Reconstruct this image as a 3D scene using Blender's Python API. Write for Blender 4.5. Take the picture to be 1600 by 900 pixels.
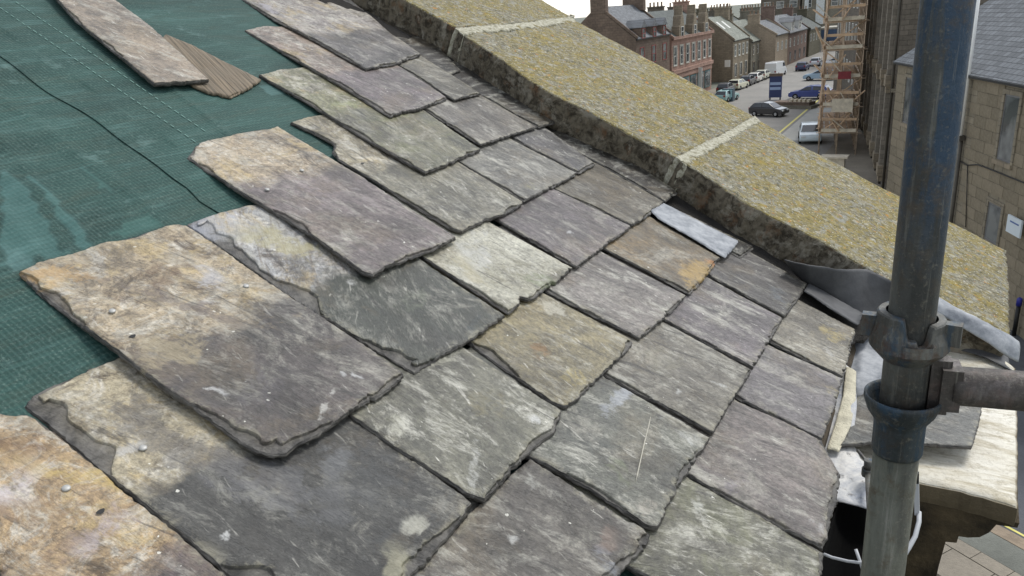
import bpy, bmesh, math, random
import numpy as np
from mathutils import Vector, Matrix, noise
from mathutils.geometry import delaunay_2d_cdt
random.seed(7)
for o in list(bpy.data.objects): bpy.data.objects.remove(o)
scene = bpy.context.scene
col = scene.collection

# ------------------------------------------------------------------ camera
# world: x = horizontally away from the ridge (downslope), y = along the eaves, z = up; street level is z = -12
FPX = 1155.0
H = np.array([0.50636256, 0.32962723, 0.79683301])
G = np.array([0.8588296, -0.10971129, -0.50037501])
N = np.array([0.07751565, -0.93771495, 0.33864731])
R = np.array([G, H, -N])
cam_d = bpy.data.cameras.new('camera'); cam = bpy.data.objects.new('camera', cam_d); col.objects.link(cam)
M = Matrix([[R[i][0], R[i][1], -R[i][2], 0] for i in range(3)] + [[0, 0, 0, 1]])
cam.matrix_world = M
cam_d.sensor_width = 36; cam_d.lens = 36 * FPX / 1600; cam_d.clip_start = 0.02; cam_d.clip_end = 6000
scene.camera = cam
# ------------------------------------------------------------------ light
SUN_EL, SUN_AZ = math.radians(56), math.radians(22)      # azimuth counted from +y towards +x
w = bpy.data.worlds.new('World'); scene.world = w; w.use_nodes = True
wn = w.node_tree; wn.nodes.clear()
sky = wn.nodes.new('ShaderNodeTexSky'); sky.sky_type = 'NISHITA'; sky.sun_disc = False
sky.sun_elevation = SUN_EL; sky.sun_rotation = SUN_AZ; sky.dust_density = 0.6; sky.air_density = 1.2
hs = wn.nodes.new('ShaderNodeHueSaturation'); hs.inputs['Saturation'].default_value = 0.3
bg = wn.nodes.new('ShaderNodeBackground'); bg.inputs[1].default_value = 0.15
wo = wn.nodes.new('ShaderNodeOutputWorld')
wn.links.new(sky.outputs[0], hs.inputs['Color']); wn.links.new(hs.outputs[0], bg.inputs[0]); wn.links.new(bg.outputs[0], wo.inputs[0])
sd = bpy.data.lights.new('sun', 'SUN'); sd.energy = 1.5; sd.angle = math.radians(18); sd.color = (1, 0.965, 0.91)
so = bpy.data.objects.new('sun', sd); col.objects.link(so)
sdir = Vector((math.sin(SUN_AZ) * math.cos(SUN_EL), math.cos(SUN_AZ) * math.cos(SUN_EL), math.sin(SUN_EL)))
so.rotation_euler = sdir.to_track_quat('Z', 'Y').to_euler(); so.location = (10, 10, 20)
scene.view_settings.view_transform = 'Standard'; scene.view_settings.look = 'None'
scene.view_settings.exposure = 0.62; scene.view_settings.gamma = 1
scene.render.engine = 'CYCLES'

# ------------------------------------------------------------------ projection helpers
SL = math.radians(26.014)
dv = np.array([math.cos(SL), 0, -math.sin(SL)]); nv = np.array([math.sin(SL), 0, math.cos(SL)]); uv_ = np.array([0, 1.0, 0])
ROOF = 0.9
def ray(px, py): return R @ np.array([px - 800, 450 - py, FPX])
def roof_pt(u, v, h=0): return nv * (-ROOF + h) + uv_ * u - dv * v
def onroof(px, py, h=0, m=0, v0=0):
    """(u, v) where the ray meets the plane height = h - m (v - v0) above the roof deck"""
    r = ray(px, py); a = r @ nv; b = -(r @ dv)
    t = (-ROOF + h + m * v0) / (a + m * b)
    return float(t * r[1]), float(t * b)
def onz(px, py, z): r = ray(px, py); return r * (z / r[2])
def ony(px, py, y): r = ray(px, py); return r * (y / r[1])

# ------------------------------------------------------------------ object helpers
def tag(o, label=None, cat=None, group=None, kind=None):
    if label: o['label'] = label
    if cat: o['category'] = cat
    if group: o['group'] = group
    if kind: o['kind'] = kind
    return o
def empty(name, loc=(0, 0, 0), rz=0, **k):
    o = bpy.data.objects.new(name, None); col.objects.link(o); o.location = loc; o.rotation_euler = (0, 0, rz)
    o.empty_display_size = 0.2
    return tag(o, **k)
def link(name, me, mat=None, parent=None):
    o = bpy.data.objects.new(name, me); col.objects.link(o)
    if mat and not me.materials: me.materials.append(mat)
    if parent: o.parent = parent
    return o
def copy_tree(o, parent=None):
    c = o.copy(); col.objects.link(c)
    if parent: c.parent = parent
    for ch in list(o.children): copy_tree(ch, c)
    return c
class MB:
    def __init__(s): s.v = []; s.f = []; s.sm = []
    def add(s, vs, fs, smooth=False):
        b = len(s.v); s.v += [tuple(map(float, p)) for p in vs]; s.f += [tuple(b + i for i in f) for f in fs]; s.sm += [smooth] * len(fs); return s
    def box(s, x0, x1, y0, y1, z0, z1):
        return s.add([(x0, y0, z0), (x1, y0, z0), (x1, y1, z0), (x0, y1, z0), (x0, y0, z1), (x1, y0, z1), (x1, y1, z1), (x0, y1, z1)],
                     [(3, 2, 1, 0), (4, 5, 6, 7), (0, 1, 5, 4), (1, 2, 6, 5), (2, 3, 7, 6), (3, 0, 4, 7)])
    def bar(s, a, b, wd, hg=None, up=(0, 0, 1)):
        a = Vector(a); b = Vector(b); d = (b - a).normalized(); u = Vector(up)
        if abs(d.dot(u)) > .98: u = Vector((1, 0, 0))
        x = d.cross(u).normalized(); y = x.cross(d); hg = hg or wd
        vs = [p + x * sx * wd / 2 + y * sy * hg / 2 for p in (a, b) for sx, sy in ((-1, -1), (1, -1), (1, 1), (-1, 1))]
        return s.add(vs, [(0, 1, 2, 3), (7, 6, 5, 4), (0, 4, 5, 1), (1, 5, 6, 2), (2, 6, 7, 3), (3, 7, 4, 0)])
    def tube(s, pts, rad, seg=12, cap=True, smooth=True):
        P = [Vector(p) for p in pts]; rad = rad if hasattr(rad, '__len__') else [rad] * len(P)
        rings = []; x = None
        for i, p in enumerate(P):
            d = (P[min(i + 1, len(P) - 1)] - P[max(i - 1, 0)]).normalized()
            if x is None:
                u = Vector((0, 0, 1)) if abs(d.z) < .9 else Vector((1, 0, 0)); x = d.cross(u).normalized()
            else: x = (x - d * x.dot(d)).normalized()
            y = d.cross(x)
            rings.append([p + (x * math.cos(k * 2 * math.pi / seg) + y * math.sin(k * 2 * math.pi / seg)) * rad[i] for k in range(seg)])
        vs = [q for r in rings for q in r]
        fs = [(i * seg + k, i * seg + (k + 1) % seg, (i + 1) * seg + (k + 1) % seg, (i + 1) * seg + k) for i in range(len(P) - 1) for k in range(seg)]
        s.add(vs, fs, smooth)
        if cap:
            b = len(s.v) - len(vs)
            s.f += [tuple(b + k for k in reversed(range(seg))), tuple(b + len(vs) - seg + k for k in range(seg))]; s.sm += [False, False]
        return s
    def lathe(s, c, prof, seg=32, a0=0, a1=2 * math.pi, smooth=True):
        """prof: list of (radius, z) turned about the vertical through c"""
        full = abs(a1 - a0 - 2 * math.pi) < 1e-6; n = seg if full else seg + 1
        vs = [(c[0] + r_ * math.cos(a0 + (a1 - a0) * k / seg), c[1] + r_ * math.sin(a0 + (a1 - a0) * k / seg), c[2] + z) for r_, z in prof for k in range(n)]
        fs = [(i * n + k, i * n + (k + 1) % n, (i + 1) * n + (k + 1) % n, (i + 1) * n + k) for i in range(len(prof) - 1) for k in range(seg)]
        return s.add(vs, fs, smooth)
    def prism(s, poly, y0, y1, ax='y'):
        """poly in the (x, z) plane pushed along y (or (y, z) along x, or (x, y) along z)"""
        n = len(poly)
        mk = {'y': lambda p, t: (p[0], t, p[1]), 'x': lambda p, t: (t, p[0], p[1]), 'z': lambda p, t: (p[0], p[1], t)}[ax]
        vs = [mk(p, y0) for p in poly] + [mk(p, y1) for p in poly]
        return s.add(vs, [tuple(range(n)), tuple(reversed(range(n, 2 * n)))] + [((i + 1) % n, i, n + i, n + (i + 1) % n) for i in range(n)])
    def mesh(s, name):
        me = bpy.data.meshes.new(name); me.from_pydata(s.v, [], s.f)
        me.polygons.foreach_set('use_smooth', s.sm)
        bm = bmesh.new(); bm.from_mesh(me); bmesh.ops.recalc_face_normals(bm, faces=bm.faces); bm.to_mesh(me); bm.free()
        me.update(); return me
    def build(s, name, mat, parent=None, **k): return tag(link(name, s.mesh(name), mat, parent), **k)

# ------------------------------------------------------------------ materials
def lin(c):
    return tuple(((x / 255) / 12.92 if x / 255 <= .04045 else ((x / 255 + .055) / 1.055) ** 2.4) for x in c[:3]) + (1,)
class NT:
    def __init__(s, name):
        s.m = bpy.data.materials.new(name); s.m.use_nodes = True; s.t = s.m.node_tree; s.t.nodes.clear()
        s.out = s.n('ShaderNodeOutputMaterial'); s.b = s.n('ShaderNodeBsdfPrincipled'); s.l(s.b.outputs[0], s.out.inputs[0])
    def n(s, t, **k):
        x = s.t.nodes.new(t)
        for a, b in k.items(): setattr(x, a, b)
        return x
    def l(s, a, b): s.t.links.new(a, b)
    def v(s, inp, val):
        if hasattr(val, 'links'): s.l(val, inp)
        else: inp.default_value = val
    def coord(s, rot=0, scale=(1, 1, 1), loc=(0, 0, 0), kind='Object'):
        c = s.n('ShaderNodeTexCoord'); m = s.n('ShaderNodeMapping'); s.l(c.outputs[kind], m.inputs[0])
        if rot:
            m0 = s.n('ShaderNodeMapping'); s.l(c.outputs[kind], m0.inputs[0]); m0.inputs['Rotation'].default_value = (0, 0, rot); s.l(m0.outputs[0], m.inputs[0])
        m.inputs['Location'].default_value = loc; m.inputs['Scale'].default_value = scale
        return m.outputs[0]
    def noise(s, vec, scale, detail=5, rough=.55, dist=0):
        x = s.n('ShaderNodeTexNoise'); s.l(vec, x.inputs['Vector']); x.inputs['Scale'].default_value = scale
        x.inputs['Detail'].default_value = detail; x.inputs['Roughness'].default_value = rough; x.inputs['Distortion'].default_value = dist
        return x.outputs[0]
    def ramp(s, f, a, b, lo=0., hi=1.):
        x = s.n('ShaderNodeMapRange'); s.v(x.inputs[0], f); x.inputs[1].default_value = a; x.inputs[2].default_value = b
        x.inputs[3].default_value = lo; x.inputs[4].default_value = hi; x.interpolation_type = 'SMOOTHSTEP' if False else 'LINEAR'; return x.outputs[0]
    def mix(s, f, a, b, mode='MIX'):
        x = s.n('ShaderNodeMix', data_type='RGBA', blend_type=mode); s.v(x.inputs[0], f); s.v(x.inputs[6], a); s.v(x.inputs[7], b); return x.outputs[2]
    def math(s, op, a, b=0.):
        x = s.n('ShaderNodeMath', operation=op); s.v(x.inputs[0], a); s.v(x.inputs[1], b); return x.outputs[0]
    def attr(s, name): x = s.n('ShaderNodeAttribute'); x.attribute_name = name; return x
    def bump(s, h, dist=.002, strength=1., prev=None):
        x = s.n('ShaderNodeBump'); s.l(h, x.inputs['Height']); x.inputs['Distance'].default_value = dist; x.inputs['Strength'].default_value = strength
        if prev: s.l(prev, x.inputs['Normal'])
        return x.outputs[0]
    def fin(s, colr, rough=.8, metal=0., nrm=None, spec=.5):
        s.v(s.b.inputs['Base Color'], colr); s.v(s.b.inputs['Roughness'], rough); s.v(s.b.inputs['Metallic'], metal); s.b.inputs['Specular IOR Level'].default_value = spec
        if nrm: s.l(nrm, s.b.inputs['Normal'])
        return s.m
def rgb(t, c): x = t.n('ShaderNodeRGB'); x.outputs[0].default_value = c; return x.outputs[0]

def simple(name, c, rough=.7, metal=0, var=.25, scale=3., bump=0., spec=.5, stretch=(1, 1, 1)):
    t = NT(name); co = t.coord(scale=stretch); a = t.noise(co, scale, 6, .65); c = lin(c)
    d = tuple(x * (1 - var) for x in c[:3]) + (1,); e = tuple(min(1, x * (1 + var)) for x in c[:3]) + (1,)
    f = t.ramp(a, .3, .7); nr = t.bump(t.noise(co, scale * 8, 4), bump, 1) if bump else None
    return t.fin(t.mix(f, d, e), rough, metal, nr, spec)

def slate_mat(name, A, B, S=None, sy=9., grain=0., pale=.35, speck=.5, seed=0., moss=0., streak=1.):
    """A, B: the slate's own tones; S: tone of the once covered head, above y = sy"""
    t = NT(name); co = t.coord(loc=(seed * 3.1, seed * 7.7, seed)); raw = t.coord()
    K = 1.0; grain += .17
    def sc(c, k=1.):
        g_ = (c[0] + c[1] + c[2]) / 3 * .7 + 38; c = tuple(v * .68 + q * .32 for v, q in zip(c, (g_ * 1.03, g_, g_ * .93)))
        c = tuple(max(10, (v - 128) * 1.32 + 124) for v in c)
        return tuple(min(.8, x * K * k) for x in lin(c)[:3]) + (1,)
    big = t.noise(co, 6, 9, .7, .5); c = t.mix(t.ramp(big, .36, .64), sc(A, 1.28), sc(B, .72))
    g1 = t.noise(t.coord(rot=grain, scale=(7, 85, 9), loc=(seed, seed * 2, 0)), 1., 8, .72, .5)      # cleavage grain
    g3 = t.noise(t.coord(rot=grain + .12, scale=(3.5, 26, 5), loc=(seed * 3, seed, 0)), 1., 7, .68, 1.2)
    c = t.mix(t.ramp(g3, .46, .6, .0, .28 * streak), c, sc(B, .5)); c = t.mix(t.ramp(g3, .45, .3, .0, .3 * streak), c, sc(A, 1.5))
    c = t.mix(t.ramp(g1, .48, .66, .0, .3 * streak), c, sc(B, .4)); c = t.mix(t.ramp(g1, .45, .3, .0, .3 * streak), c, sc(A, 1.6))
    if S:
        sp = t.n('ShaderNodeSeparateXYZ'); t.l(raw, sp.inputs[0])
        yy = t.math('ADD', sp.outputs[1], t.ramp(t.noise(co, 8, 6, .65), .3, .7, -.04, .04))
        f = t.ramp(yy, sy - .02, sy + .025)
        s2 = t.mix(t.ramp(t.noise(co, 14, 9, .74, 1.6), .4, .6), sc(S, 1.35), sc(S, .74))
        s2 = t.mix(t.ramp(t.noise(co, 15, 9, .78, 1.), .5, .6, 0, .8), s2, sc((206, 202, 192)))
        s2 = t.mix(t.ramp(g3, .54, .66, 0, .6), s2, sc((116, 98, 76)))
        s2 = t.mix(t.ramp(t.noise(co, 9, 10, .8, .8), .54, .62, 0, .75), s2, sc((82, 66, 50)))
        s2 = t.mix(t.ramp(t.noise(t.coord(loc=(seed, 8, 8)), 6, 9, .75, .5), .53, .6, 0, .6), s2, sc((196, 172, 118)))
        s2 = t.mix(t.ramp(t.noise(co, 55, 6, .8), .52, .66, 0, .5), s2, sc((92, 78, 62)))
        c = t.mix(t.math('MULTIPLY', f, .95), c, s2)
    b3 = t.noise(t.coord(loc=(seed * 9, 1, seed)), 4.5, 8, .68, .5); c = t.mix(t.ramp(b3, .53, .63, 0, .3), c, sc((138, 122, 94)))
    b4 = t.noise(t.coord(loc=(seed * 2, 11, seed)), 5.5, 8, .7, .5); c = t.mix(t.ramp(b4, .52, .62, 0, .5), c, sc((74, 73, 72)))
    b5 = t.noise(t.coord(loc=(seed * 6, 21, seed)), 5, 9, .75, .5); c = t.mix(t.ramp(b5, .56, .64, 0, .5), c, sc((176, 174, 164)))
    fm = t.noise(co, 95, 8, .82); c = t.mix(t.ramp(fm, .44, .6, 0, .48), c, (0.03, .03, .028, 1))
    # pale worn bloom, broken up, and scratches along the grain
    bl = t.noise(t.coord(rot=grain, scale=(7, 15, 9), loc=(seed, seed * 6, 0)), 1., 11, .82, .35); c = t.mix(t.ramp(bl, .51, .62, 0, pale * 1.35), c, sc((192, 192, 184)))
    bl2 = t.noise(t.coord(rot=grain, scale=(5, 10, 5), loc=(seed * 4, 2, seed)), 1., 11, .8, .4); c = t.mix(t.ramp(bl2, .47, .36, 0, .55), c, sc((72, 70, 66)))
    g2 = t.noise(t.coord(rot=grain + .35, scale=(16, 80, 9), loc=(seed * 5, 0, 0)), 1., 4, .6, .6)
    c = t.mix(t.ramp(g2, .64, .71, 0, pale * 1.2), c, sc((208, 207, 200)))
    dk = t.noise(t.coord(rot=grain - .1, scale=(6, 60, 9), loc=(seed * 2, 4, 0)), 1., 5, .6, .8)
    c = t.mix(t.ramp(dk, .61, .67, 0, .6), c, (.03, .029, .028, 1))
    if moss:
        c = t.mix(t.ramp(t.noise(co, 9, 8, .72, 1.), .5, .64, 0, moss), c, sc((118, 124, 78)))
    vo = t.n('ShaderNodeTexVoronoi'); t.l(co, vo.inputs['Vector']); vo.inputs['Scale'].default_value = 38; vo.distance = 'CHEBYCHEV' if False else 'EUCLIDEAN'
    vo.inputs['Randomness'].default_value = 1.
    thr = t.ramp(t.noise(co, 5, 3, .7), .47, .62, 0., .16)
    dn = t.math('ADD', vo.outputs['Distance'], t.ramp(t.noise(co, 260, 3), .3, .7, -.05, .09))
    sk = t.math('LESS_THAN', dn, t.math('MULTIPLY', thr, speck * 1.4))
    c = t.mix(t.math('MULTIPLY', sk, .75), c, sc((218, 217, 210)))
    ed = t.attr('edge').outputs['Fac']; en = t.noise(co, 26, 8, .78, .6)
    c = t.mix(t.math('MULTIPLY', t.ramp(ed, .15, .8), t.ramp(en, .49, .58, 0, .5)), c, sc((160, 156, 138)))
    c = t.mix(t.math('MULTIPLY', t.ramp(ed, .3, .9), t.ramp(en, .46, .36, 0, .6)), c, sc((74, 68, 56)))
    c = t.mix(t.attr('side').outputs['Fac'], c, t.mix(t.ramp(t.noise(t.coord(scale=(30, 30, 420)), 1, 5, .7), .38, .62), (.018, .017, .016, 1), (.13, .122, .108, 1)))  # dark edges and ledges, colour deepened to paint in the shaded gaps
    pa = t.attr('patch'); pn = t.math('ADD', t.math('MULTIPLY', t.noise(co, 18, 9, .78, 1.2), .75), t.math('MULTIPLY', g1, .25))
    pf = t.ramp(t.math('ADD', t.math('MULTIPLY', pa.outputs['Alpha'], 1.15), t.math('MULTIPLY', t.math('SUBTRACT', pn, .5), 3.8)), .40, .8, 0, .6)
    pf = t.math('MULTIPLY', pf, t.math('GREATER_THAN', pa.outputs['Alpha'], .02))
    c = t.mix(pf, c, pa.outputs['Color'])
    g4 = t.noise(t.coord(rot=grain - .2, scale=(4, 11, 4), loc=(seed, 3, 0)), 1., 9, .66, .9); st = t.math('SNAP', g4, .035)
    g5 = t.math('SNAP', t.noise(t.coord(rot=grain + .2, scale=(8, 30, 4), loc=(seed, 9, 0)), 1., 7, .66, .9), .05)
    nst_ = t.bump(st, .028, .8); nst_ = t.bump(g5, .010, .6, nst_)
    n0 = t.bump(g1, .0022, 1, nst_); n0 = t.bump(g3, .003, .7, n0); n1 = t.bump(bl, .0022, .8, n0); n2 = t.bump(fm, .0007, .9, n1)
    return t.fin(c, t.ramp(bl, .35, .65, .3, .62), 0, n2, .5)

# ------------------------------------------------------------------ rough slab (slates, stones, sheets)
def fr(p, o=4): return noise.fractal(Vector(p), 1.0, 2.0, o)
def slab(name, pts, t, mat, parent, step=.0062, grid=.011, seed=0., ledge={}, jag=.0016, tailjag=.002, zamp=.0012, warp=0., nside=2,
         cham=.0015, blobs=(), shear=None, sideamp=.0012, round_=0):
    P = np.array(pts, float)
    if round_:
        for _ in range(round_):
            Q = np.roll(P, -1, 0); P = np.stack([P * .82 + Q * .18, P * .18 + Q * .82], 1).reshape(-1, 2)
    # resample
    Q = np.roll(P, -1, 0); out = []
    for a, b in zip(P, Q):
        L = np.linalg.norm(b - a); k = max(1, int(round(L / step)))
        for i in range(k): out.append(a + (b - a) * i / k)
    O = np.array(out); n = len(O)
    area = .5 * np.sum(O[:, 0] * np.roll(O[:, 1], -1) - np.roll(O[:, 0], -1) * O[:, 1])
    if area < 0: O = O[::-1].copy()
    T = np.roll(O, -2, 0) - np.roll(O, 2, 0); T /= np.linalg.norm(T, axis=1)[:, None] + 1e-9
    IN = np.stack([-T[:, 1], T[:, 0]], 1)
    s = np.cumsum(np.r_[0, np.linalg.norm(np.diff(O, axis=0), axis=1)])
    j = np.array([.45 * fr((x * 26 + seed, y * 26, seed * 3.3), 2) + .75 * fr((x * 85 + seed, y * 85, seed * 3.3), 3) for x, y in O])
    tail = IN[:, 1] > .6
    j2 = np.array([fr((x * 190 + seed, y * 190, 9), 2) for x, y in O])
    O = O + IN * (np.abs(j) * (jag + tailjag * tail) * 2 + j2 * jag * .8 + np.maximum(0, j - .45) * tail * tailjag * 6)[:, None]
    w = np.full(n, cham)
    for key, amp in ledge.items():
        msk = {'L': IN[:, 0] > .6, 'T': IN[:, 1] > .6, 'R': IN[:, 0] < -.6, 'H': IN[:, 1] < -.6}[key]
        nn = np.array([noise.noise(Vector((x * 9 + seed * 5, y * 9 + 3, seed))) * .8 + .35 * noise.noise(Vector((x * 40, y * 40, seed))) for x, y in O])
        w = w + msk * np.clip(nn * 1.7 + .12, 0, 1) * amp
    w = np.convolve(np.r_[w[-2:], w, w[:2]], np.ones(5) / 5, 'valid')
    def zf(x, y): return fr((x * 9 + seed * 2, y * 5 + seed, 1.7), 4) * zamp * 2 + fr((x * 40 + seed, y * 40, 5), 2) * zamp * .5 + warp * (x * x - .02)
    zr = np.array([zf(x, y) for x, y in O])
    drop = np.where(w > max(cham * 2.2, .003), np.minimum(t * .5, .0045 + 0 * w), cham * .6)
    rings = []
    for k in range(nside + 1):
        f = k / nside if nside else 1
        z = -t + (t - drop) * f if nside else -t
        off = -np.array([fr((x * 60, y * 60, f * 7 + seed), 2) for x, y in O]) * sideamp - (sideamp if 0 < k < nside else -sideamp * .3)
        XY = O + IN * off[:, None]
        if shear is not None:
            XY = XY + shear(O, IN, 1 - f)
        rings.append(np.c_[XY, zr + z])
    rings.append(np.c_[O + IN * (w * .93)[:, None], zr - drop])
    top = O + IN * (w + .0006)[:, None]
    # interior triangulation
    lo = top.min(0); hi = top.max(0)
    gx, gy = np.meshgrid(np.arange(lo[0], hi[0], grid), np.arange(lo[1], hi[1], grid)); rs = np.random.RandomState(int(seed * 10) % 9999)
    gp = np.c_[gx.ravel(), gy.ravel()] + rs.uniform(-.25, .25, (gx.size, 2)) * grid
    A = top; B = np.roll(top, -1, 0); ins = np.zeros(len(gp), bool)
    for a, b in zip(A, B):
        c = (a[1] > gp[:, 1]) != (b[1] > gp[:, 1])
        xi = (b[0] - a[0]) * (gp[:, 1] - a[1]) / (b[1] - a[1] + 1e-12) + a[0]
        ins ^= c & (gp[:, 0] < xi)
    gp = gp[ins]
    dist = np.full(len(gp), 9.)
    for a in O: dist = np.minimum(dist, np.hypot(gp[:, 0] - a[0], gp[:, 1] - a[1]))
    keep = dist > grid * .6; gp = gp[keep]; dist = dist[keep]
    vin = [Vector(p) for p in top] + [Vector(p) for p in gp]
    cv, ce, cf, ov, oe, of = delaunay_2d_cdt(vin, [(i, (i + 1) % n) for i in range(n)], [], 1, 1e-6)
    verts = [tuple(p) for r_ in rings for p in r_]; base = len(verts); idx = {}; dd = []
    for i, p in enumerate(cv):
        verts.append((p.x, p.y, zf(p.x, p.y)))
        o_ = [q for q in ov[i]] if i < len(ov) else []
        dd.append(0. if (not o_ or min(o_) < n) else dist[min(o_) - n])
        for q in o_: idx[q] = base + i
    faces = []; sm = []; side = []
    nr = len(rings)
    for k in range(nr - 1):
        for i in range(n):
            a = (i + 1) % n; faces.append((k * n + i, k * n + a, (k + 1) * n + a, (k + 1) * n + i)); sm.append(False)
    for i in range(n):
        a = (i + 1) % n
        if i in idx and a in idx and idx[i] != idx[a]:
            faces.append(((nr - 1) * n + i, (nr - 1) * n + a, idx[a], idx[i])); sm.append(False)
    for f in cf: faces.append(tuple(base + q for q in f)); sm.append(True)
    faces.append(tuple(reversed(range(n)))); sm.append(False)
    me = bpy.data.meshes.new(name); me.from_pydata(verts, [], faces)
    me.polygons.foreach_set('use_smooth', sm)
    e = np.r_[np.ones(base), np.exp(-np.array(dd) / .012)]
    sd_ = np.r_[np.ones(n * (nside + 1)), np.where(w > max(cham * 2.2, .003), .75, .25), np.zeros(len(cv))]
    me.attributes.new('edge', 'FLOAT', 'POINT').data.foreach_set('value', e)
    me.attributes.new('side', 'FLOAT', 'POINT').data.foreach_set('value', sd_)
    V = np.array(verts); C = np.zeros((len(V), 4))
    for bx, by, rx, ry, ang, colr, al in blobs:
        ca, sa = math.cos(ang), math.sin(ang); X = (V[:, 0] - bx) * ca + (V[:, 1] - by) * sa; Y = -(V[:, 0] - bx) * sa + (V[:, 1] - by) * ca
        d = np.sqrt((X / rx) ** 2 + (Y / ry) ** 2) + np.array([noise.noise(Vector((p[0] * 34, p[1] * 34, seed))) + .5 * noise.noise(Vector((p[0] * 90, p[1] * 90, seed))) for p in V]) * .55
        a = np.clip((1.3 - d) / .8, 0, 1) * al; cc = np.array(lin(colr)[:3]) * .86
        tot = a + C[:, 3] * (1 - a); C[:, :3] = (C[:, :3] * (C[:, 3] * (1 - a))[:, None] + cc * a[:, None]) / np.maximum(tot, 1e-6)[:, None]; C[:, 3] = tot
    me.attributes.new('patch', 'FLOAT_COLOR', 'POINT').data.foreach_set('color', C.ravel())
    me.update()
    return link(name, me, mat, parent)

def place(o, O, X, Y, Z):
    o.matrix_world = Matrix([[X[i], Y[i], Z[i], O[i]] for i in range(3)] + [[0, 0, 0, 1]])

# ================================================================== THE BUILDING WE LOOK DOWN ON
house = empty('stone_building', (0, 0, -12), label='old stone building in the foreground with half stripped slate roof and lichen covered coping', cat='building')
def inhouse(o):
    mw = o.matrix_world.copy(); o.parent = house; o.matrix_parent_inverse = Matrix.Translation((0, 0, 12)); return o

ROWV = {1: 1.68 * .9, 2: 1.405 * .9, 3: 1.13 * .9, 4: .82 * .9, 5: .53 * .9, 6: .245 * .9, 7: -.03 * .9, 8: -.29 * .9}
cnt = [0]
def slate(pts, row, t=.011, ext=.24, Ht=None, m=.05, dH=0., **k):
    cnt[0] += 1; seed = cnt[0] * 1.37
    v0 = ROWV[row]; h = (.043 if Ht is None else Ht) + dH
    L = [onroof(px, py, h, m, v0) for px, py in pts]
    if ext:
        # lengthen the head under the course above, along the two sides
        a, b, cR, cL = np.array(L[0]), np.array(L[1]), np.array(L[2]), np.array(L[-1])
        L[0] = tuple(a + np.array((0.0, 1)) * ext); L[1] = tuple(b + np.array((0.0, 1)) * ext)
        L = [L[0], L[1], tuple(b)] + L[2:] + [tuple(a)]
    u0 = sum(p[0] for p in L) / len(L)
    loc = [(u - u0, (v - v0)) for u, v in L]
    # small joint on both sides
    cx = np.mean([p[0] for p in loc]); loc = [(x + (.0004 if x < cx else -.0004), y) for x, y in loc]
    matk = {q: k.pop(q) for q in ('A', 'B', 'S', 'sy', 'grain', 'pale', 'speck', 'moss', 'streak') if q in k}
    mat = slate_mat('slate_%02d' % cnt[0], seed=seed, **matk)
    bl = []
    for (px, py, rx, ry, ang, c_, al) in k.pop('blobs', ()):
        u, v = onroof(px, py, h, m, v0); bl.append((u - u0, v - v0, rx, ry, ang, c_, al))
    scr = k.pop('scr', ()); nails = k.pop('nails', ()); holes = k.pop('holes', ())
    k.setdefault('ledge', {'L': .010, 'T': .006}); t = t * .86; k.setdefault('cham', .001); k.setdefault('nside', 3); k.setdefault('sideamp', .0016)
    o = slab('slate', loc, t, mat, None, seed=seed, blobs=bl, **k)
    yv = -dv - m * nv; yv /= np.linalg.norm(yv); zv = np.cross(uv_, yv)
    place(o, roof_pt(u0, v0, h), uv_, yv, zv); inhouse(o)
    for px, py in nails:
        u, v = onroof(px, py, h, m, v0); c = MB(); c.lathe((0, 0, 0), [(.0052, -.001), (.0055, .0006), (.0048, .0016), (.002, .0021), (0.0001, .0022)], 14)
        q = link('nail', c.mesh('nail'), MAT['nail'], o); q.location = (u - u0, v - v0, .002)
    for px, py in holes:
        u, v = onroof(px, py, h, m, v0); c = MB()
        c.add([(math.cos(a) * (.0055 + .0015 * math.sin(3 * a)), math.sin(a) * .0038, 0) for a in np.linspace(0, 6.28, 11)[:-1]], [tuple(range(10))])
        q = link('nail_hole', c.mesh('nail_hole'), MAT['black'], o); q.location = (u - u0, v - v0, .0016)
    for (xa, ya), (xb, yb) in scr:
        pa_, pb_ = [np.array([onroof(x, y, h, m, v0)[0] - u0, onroof(x, y, h, m, v0)[1] - v0, .0012]) for x, y in ((xa, ya), (xb, yb))]
        c = MB(); c.tube([pa_ + (pb_ - pa_) * f + np.array([.0012 * math.sin(f * 9), 0, .0006 * math.sin(f * 14)]) for f in np.linspace(0, 1, 9)], [.0004] + [.0011] * 7 + [.0004], 6); link('scratch', c.mesh('scratch'), MAT['scratch'], o)
    return o

MAT = {}
MAT['scratch'] = simple('dried_splash', (176, 172, 158), .8, 0, .2, 80)
MAT['nail'] = simple('nail_steel', (166, 166, 162), .5, .3, .1, 200)
MAT['black'] = simple('black_paint', (14, 14, 14), .6, 0, .2)

MAT['cream'] = simple('cream_upstand', (196, 190, 168), .8, 0, .3, 30, .004)
MAT['deck'] = simple('roof_deck', (60, 58, 52), .9, 0, .2)

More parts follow.
